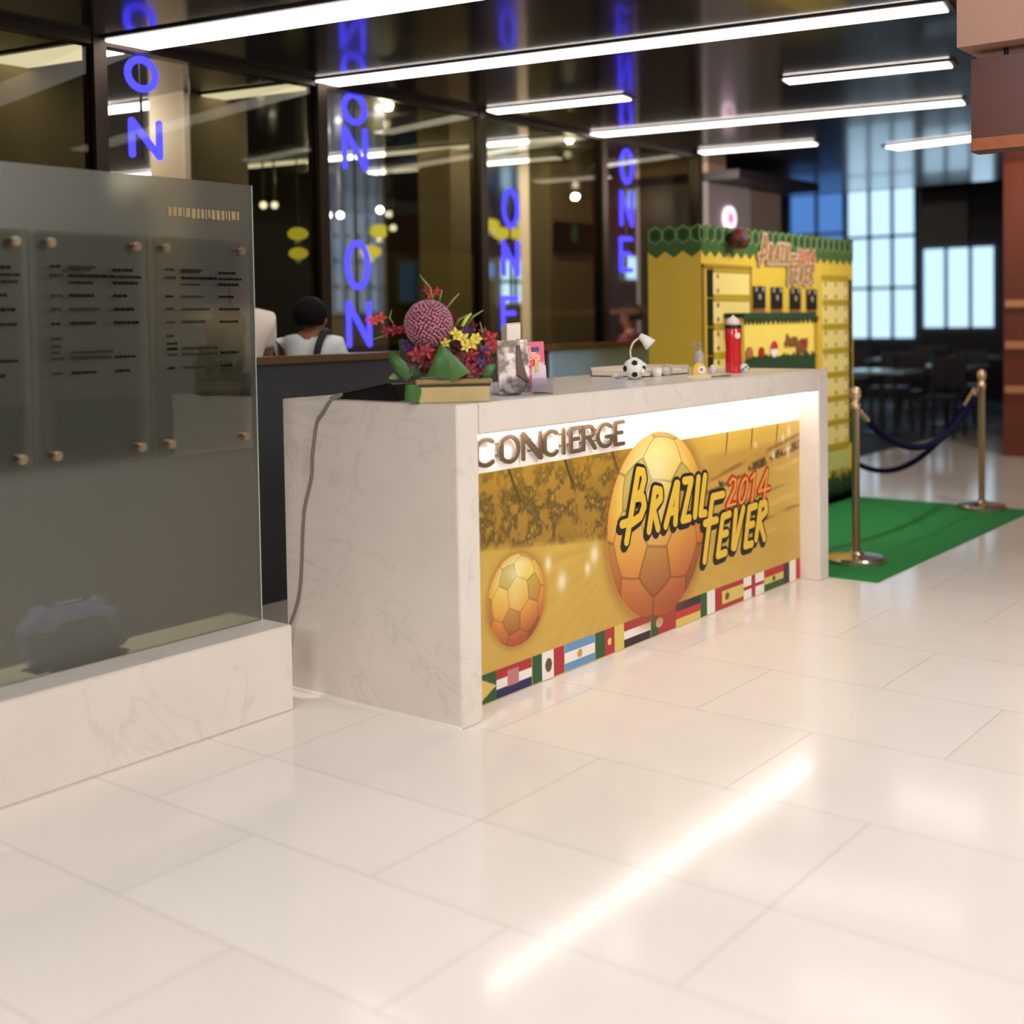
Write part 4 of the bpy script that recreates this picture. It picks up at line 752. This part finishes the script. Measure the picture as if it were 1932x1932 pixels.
def person(x, y, hgt, face, shirt, label, trousers=(52, 54, 66), hair=(16, 13, 12), arm=.35, lean=.0, skin=(150, 96, 70), rs=0.):
    k = hgt/1.72; f = np.array([math.cos(face), math.sin(face), 0]); s = np.array([math.sin(face), -math.cos(face), 0]); B = np.array([x, y, 0.])
    def q(fr, sd, z): return B+f*(fr+lean*max(0, z-.9))*k+s*sd*k+UZ*z*k
    sk = mat('skin_%d' % skin[0], skin, .5)
    J = {'pelvis': (q(0, 0, .92), (.15*k, .11*k)), 'waist': (q(0, 0, 1.05), (.135*k, .10*k)), 'chest': (q(0, 0, 1.23), (.150*k, .11*k)), 'upper': (q(0, 0, 1.365+rs), (.115*k, .085*k)), 'neckb': (q(0, 0, 1.445+rs), .062*k), 'neck': (q(.01, 0, 1.48+rs*.5), .055*k), 'jaw': (q(.035, 0, 1.54), .066*k), 'head': (q(.02, 0, 1.61), .090*k), 'crown': (q(.01, 0, 1.66), .072*k)}
    E_ = [('pelvis', 'waist'), ('waist', 'chest'), ('chest', 'upper'), ('upper', 'neckb'), ('neckb', 'neck'), ('neck', 'jaw'), ('jaw', 'head'), ('head', 'crown')]
    for sd, n in ((1, 'r'), (-1, 'l')):
        J['sh'+n] = (q(0, .165*sd, 1.365+rs), .062*k); J['el'+n] = (q(.08+arm*.2, .19*sd, 1.12), .042*k); J['wr'+n] = (q(.30+arm*.2, .16*sd, 1.06), .030*k); J['ha'+n] = (q(.36+arm*.2, .15*sd, 1.06), .034*k); J['fi'+n] = (q(.43+arm*.2, .14*sd, 1.055), .018*k)
        J['hp'+n] = (q(0, .09*sd, .86), .085*k); J['kn'+n] = (q(.02, .10*sd, .48), .058*k); J['an'+n] = (q(-.01, .10*sd, .085), .038*k); J['to'+n] = (q(.15, .11*sd, .035), .032*k)
        E_ += [('upper', 'sh'+n), ('sh'+n, 'el'+n), ('el'+n, 'wr'+n), ('wr'+n, 'ha'+n), ('ha'+n, 'fi'+n), ('pelvis', 'hp'+n), ('hp'+n, 'kn'+n), ('kn'+n, 'an'+n), ('an'+n, 'to'+n)]
    o = skin_mesh('person', J, E_, sk, None, (x, y, 0)); tag(o, label, 'person')
    up = lambda r, d: (r[0]+d, r[1]+d) if isinstance(r, tuple) else r+d
    SJ = {n: (J[n][0], up(J[n][1], .016*k)) for n in ('pelvis', 'waist', 'chest', 'upper', 'neckb', 'shr', 'shl')}
    for n in 'rl': SJ['el'+n] = (J['sh'+n][0]*.45+J['el'+n][0]*.55, .062*k)
    skin_mesh('shirt', SJ, [('pelvis', 'waist'), ('waist', 'chest'), ('chest', 'upper'), ('upper', 'neckb'), ('upper', 'shr'), ('upper', 'shl'), ('shr', 'elr'), ('shl', 'ell')], mat('shirt_%d_%d' % (shirt[0], shirt[1]), shirt, .8), o)
    TJ = {'pelvis': (q(0, 0, .90), (.165*k, .125*k))}; te = []
    for n in 'rl':
        for j, d in (('hp', .014), ('kn', .014), ('an', .018)): TJ[j+n] = (J[j+n][0], J[j+n][1]+d*k)
        te += [('pelvis', 'hp'+n), ('hp'+n, 'kn'+n), ('kn'+n, 'an'+n)]
    skin_mesh('trousers', TJ, te, mat('trousers_dark', trousers, .8), o)
    h = MB(); c = q(-.012, 0, 1.635); h.ball(c, .107*k, 22, sc=(1, 1, 1.02))
    h.v = [tuple(np.array(v)+UZ*.0) for v in h.v]
    keep = [fc for fc in h.f if np.mean([np.dot(np.array(h.v[i])-c, f)*1.0-(np.array(h.v[i])-c)[2]*1.1 for i in fc]) < .075*k and np.mean([(np.array(h.v[i])-c)[2] for i in fc]) > -.075*k]
    h.f = keep; h.m = [0]*len(keep); build('hair', h, mat('hair_dark', hair, .75, bump=.5, scale=60, spec=.15), o, smooth=True)
    fc = MB()
    for sd in (1, -1): fc.ball(q(.095, .033*sd, 1.605), .011*k, 10); fc.ball(q(.01, .092*sd, 1.59), .020*k, 10, sc=(.6, .6, 1.2))
    fc.ball(q(.115, 0, 1.575), .014*k, 10); fc.ball(q(.10, 0, 1.535), .015*k, 10, sc=(.8, .8, .35)); build('face_details', fc, sk, o, smooth=True)
    return o, q, k, f, s
AW = math.atan2(FW[1], FW[0])
pc = Pb(588, 640, 2.36)
po, q, k, f, s = person(pc[0], pc[1], 1.53, AW-.35, (232, 236, 238), 'dark haired person in a white shirt with a black shoulder strap, seen from behind', rs=.07)
st = [q(-.145, .085, 1.10), q(-.150, .10, 1.25), q(-.135, .115, 1.42), q(-.03, .12, 1.525), q(.08, .115, 1.42), q(.135, .10, 1.2)]
build('shoulder_strap', MB().tube(smooth_path(st), .020, 8), mat('dark_strap', (24, 22, 24), .7), po, smooth=True)
pc = Pb(438, 600, 2.40)
person(pc[0], pc[1], 1.78, AW+.5, (244, 230, 214), 'person in a cream T-shirt mostly hidden by the frosted screen', arm=.1, skin=(150, 84, 56))
pc = Pb(1191, 600, 3.25)
person(pc[0], pc[1], 1.52, AW+1.2, (120, 40, 46), 'person in a maroon top behind the glass above the desk lamp', skin=(140, 90, 66))
# ================================================================== BLUE LETTER SIGNS
NEON = emis('blue_neon', (64, 58, 255), 2.6)
def sign(letters, label):
    ps = [Pb(u, v, YF+.03) for u, v, h, c in letters]; t = thing('neon_sign', label, 'sign', (ps[0][0], YF+.03, ps[-1][2]), 'vertical blue letter signs')
    for (u, v, hp, wp, c), p in zip([l for l in LS], ps): pass
def sign(letters, label):
    P_ = [(c, Pb(u, v-h/2, YF+.03), Pb(u, v+h/2, YF+.03), wd) for c, u, v, h, wd in letters]
    t = thing('neon_sign', label, 'sign', (P_[0][1][0], YF+.03, P_[-1][2][2]), 'vertical blue letter signs')
    for c, a, b_, wd in P_:
        hh = a[2]-b_[2]; cx = a[0]; q = MB(); s = .030
        for stq in GL[c]: ribbon(q, stq, .036, (cx-wd/2+s/2, YF+.024, b_[2]+s/2), (wd-s, 0, 0), (0, 0, hh-s), (0, .012, 0), 0, 8)
        build('letter', q, NEON, t)
    q = MB(); q.box(P_[0][1][0]-.006, P_[0][1][0]+.006, YF+.037, YF+.045, P_[-1][2][2], P_[0][1][2]); build('cable', q, BLACK, t)
sign([('O', 266, 140, 66, .20), ('N', 274, 262, 74, .20)], 'blurred blue letters O N in the clear strip above the frosted screen')
sign([('O', 668, 205, 60, .21), ('N', 669, 280, 80, .21), ('O', 674, 500, 92, .21), ('N', 677, 612, 86, .21)], 'blue letters O N O N in the clear strip above the flowers')
sign([('O', 963, 393, 74, .19), ('N', 963, 488, 66, .19), ('E', 962, 592, 66, .19)], 'blue letters O N E in the clear strip above the magazines')
sign([('O', 1182, 314, 66, .19), ('N', 1182, 394, 66, .19), ('E', 1181, 480, 66, .19)], 'blue letters O N E in the clear strip beside the yellow booth')
# ================================================================== RESTAURANT INTERIOR AND FAR THINGS
tv = thing('television', 'dark television with a green picture on the beige pier', 'television', Pb(1090, 478, 3.93)); a, b_ = Pb(1054, 417, 3.93), Pb(1122, 478, 3.93)
build('housing', MB().box(a[0], b_[0], 3.93, 3.99, b_[2], a[2]), BLACK, tv); build('screen', MB().box(a[0]+.03, b_[0]-.03, 3.922, 3.93, b_[2]+.03, a[2]-.03), mat('tv_screen', (10, 14, 12), .15), tv)
q = MB(); p = Pb(1084, 440, 3.92); q.ball(p, .07, 12, sc=(.8, .1, 1.3)); build('picture', q, emis('tv_green', (70, 160, 110), .8), tv, smooth=True)
def lantern(u, v, y, r, label, m):
    c = Pb(u, v, y); t = thing('lantern', label, 'lantern', c, 'yellow hanging lanterns'); build('shade', MB().ball(c, r, 16, sc=(1, 1, .62)), m, t, smooth=True); build('cord', MB().tube([c+UZ*r*.6, (c[0], c[1], CEIL-.002)], .005, 6), BLACK, t); build('finial', MB().ball(c-UZ*r*.8, r*.35, 8), WHITE, t, smooth=True)
LS = emis('lantern_glow_strong', (226, 206, 60), 3.2)
YL = emis('lantern_glow', (214, 196, 60), .9)
for u, v, l in ((562, 441, 'upper of two yellow lanterns behind the glass near the frosted screen'), (563, 478, 'lower of two yellow lanterns behind the glass near the frosted screen')): lantern(u, v, 4.0 if v < 450 else 4.5, .075, l, LS)
for u, v, l in ((925, 424, 'leftmost yellow lantern behind the middle blue letters'), (946, 440, 'second yellow lantern behind the middle blue letters'), (976, 440, 'third yellow lantern behind the middle blue letters'), (992, 422, 'rightmost yellow lantern behind the middle blue letters'), (699, 475, 'yellow lantern behind the lower O of the letters above the flowers'), (716, 436, 'yellow lantern hanging beside the ceiling spots')): lantern(u, v, 6.0, .11, l, YL)
SPOT = emis('spot_glow', (255, 246, 236), 9.0)
for i, (u, v) in enumerate(((717, 396), (735, 404), (642, 406), (619, 406), (742, 430), (497, 387), (518, 387))):
    c = Pb(u, v, 5.0+.35*(i % 4)); t = thing('spotlight', ['bright small ceiling spot beside the tinted pane', 'second small ceiling spot beside the tinted pane', 'small ceiling spot over the grey shelves', 'small ceiling spot touching the mullion above the white shirted person', 'lower small ceiling spot behind the tinted pane', 'first of two faint ceiling spots beside the frosted screen', 'second of two faint ceiling spots beside the frosted screen'][i], 'light', c, 'small ceiling spots')
    build('bulb', MB().ball(c, .032, 10), SPOT, t, smooth=True); build('stem', MB().tube([c+UZ*.03, (c[0], c[1], CEIL-.002)], .008, 6), BLACK, t)
# tables and chairs out in the far seating area
DKW = mat('dark_furniture', (26, 24, 30), .4); TOPM = mat('pale_table_top', (150, 168, 178), .15)
t0 = None
def dining_table(x, y, label):
    t = thing('dining_table', label, 'table', (x, y, 0), 'cafe tables by the far windows')
    build('table_top', MB().box(x-.4, x+.4, y-.4, y+.4, .72, .75), TOPM, t); build('pedestal', MB().lathe([(.25, 0), (.25, .02), (.035, .04), (.035, .70), (.12, .72)], (x, y, 0), 16), DKW, t); return t
def chair(x, y, label):
    t = thing('cafe_chair', label, 'chair', (x, y, 0), 'cafe chairs by the far windows')
    build('seat', MB().box(x-.21, x+.21, y-.21, y+.21, .43, .47), DKW, t); build('backrest', MB().box(x+.19, x+.22, y-.2, y+.2, .55, .9), DKW, t)
    for sx in (-1, 1):
        for sy in (-1, 1): build('leg', MB().box(x+sx*.19-.018, x+sx*.19+.018, y+sy*.18-.018, y+sy*.18+.018, 0, .43 if sx < 0 else .9), DKW, t)
    return t
TB = [Pz(u, v)[:2] for u, v in ((1664, 818), (1700, 772), (1786, 802), (1850, 764))]
tt0 = dining_table(*TB[0], 'dark pedestal cafe table close behind the booth')
for p, l in zip(TB[1:], ('dark pedestal cafe table in front of the tall window', 'dark pedestal cafe table behind the far stanchion', 'dark pedestal cafe table beside the red brown shopfront')): dup(tt0, (*p, 0), l)
ch0 = chair(TB[0][0]+.70, TB[0][1], 'dark cafe chair behind the cafe table by the booth')
for p, dx, dy, l in ((TB[0], 0, -.72, 'dark cafe chair in front of the cafe table by the booth'), (TB[1], .72, 0, 'dark cafe chair behind the tall window table'), (TB[1], 0, .72, 'dark cafe chair beside the tall window table'), (TB[2], .72, 0, 'dark cafe chair behind the cafe table at the far stanchion'), (TB[2], 0, .72, 'dark cafe chair beside the cafe table at the far stanchion'), (TB[3], 0, .72, 'dark cafe chair beside the cafe table at the shopfront')): dup(ch0, (p[0]+dx, p[1]+dy, 0), l)
# hanging sign board under the soffit and the dark board by the windows
sb = thing('sign_board', 'red brown hanging sign board under the salmon soffit', 'sign', (2.08, -2.0, 2.06)); build('board', MB().box(2.03, 2.13, -3.4, -1.075, 2.06, 2.44), mat('sign_redbrown', (74, 26, 14), .4, var=.2, scale=4), sb)
build('lit_band', MB().box(2.02, 2.03, -3.4, -1.08, 2.065, 2.115), mat('sign_amber', (130, 66, 24), .4, emit=.15, var=.35, scale=18), sb); q = MB(); q.tube([(2.08, -1.2, 2.44), (2.08, -1.2, 2.475)], .01, 8).tube([(2.08, -3.2, 2.44), (2.08, -3.2, 2.475)], .01, 8); build('hanger', q, BLACK, sb)
a, b_ = Pa(1740, 335, 14.0), Pa(1828, 458, 14.0); mb_ = thing('hanging_board', 'large dark board hanging above the wide low window', 'board', (14.0, (a[1]+b_[1])/2, b_[2]))
build('panel', MB().box(13.95, 14.05, b_[1], a[1], b_[2], a[2]), mat('board_dark', (22, 18, 16), .5), mb_); q = MB(); q.tube([(14, a[1]-.1, a[2]), (14, a[1]-.1, 4.4)], .012, 6).tube([(14, b_[1]+.1, a[2]), (14, b_[1]+.1, 4.4)], .012, 6); build('hanger', q, BLACK, mb_)
# grey kiosk with a round pink sign behind the booth
KY = 3.0; k0, k1, k2 = Pb(1336, 350, KY)[0], Pb(1415, 350, KY)[0], Pb(1478, 350, KY)[0]
kz = Pb(1400, 352, KY)[2]; kk = thing('kiosk', 'grey kiosk with a dark canopy behind the yellow booth', 'kiosk', ((k0+k2)/2, KY+.4, 0))
build('kiosk_panel', MB().box(k0, k1, KY, KY+.8, 0, kz), mat('kiosk_lilac_grey', (170, 162, 170), .4), kk); build('kiosk_side', MB().box(k1, k2, KY+.03, KY+.8, 0, kz), mat('kiosk_taupe', (132, 120, 116), .4), kk)
build('cream_header', MB().box(k0, k0+.35, KY, KY+.8, kz+.08, CEIL-.001), mat('header_cream', (226, 196, 168), .5), kk)
build('canopy', MB().box(k0-.05, k2+.1, KY-.35, KY+.9, kz, kz+.08), mat('canopy_navy', (26, 26, 42), .4), kk)
c = Pb(1377, 412, KY-.02); rs = thing('round_sign', 'round glowing white and pink sign on the grey kiosk', 'sign', c); q = MB(); q.disc((c[0], KY-.03, c[2]), .115, (0, 1, 0), .028, 28); build('disc', q, emis('sign_white', (255, 226, 240), 1.6), rs)
q = MB(); q.disc((c[0], KY-.034, c[2]), .055, (0, 1, 0), .004, 20); build('emblem', q, emis('sign_pink', (246, 120, 180), 1.1), rs)
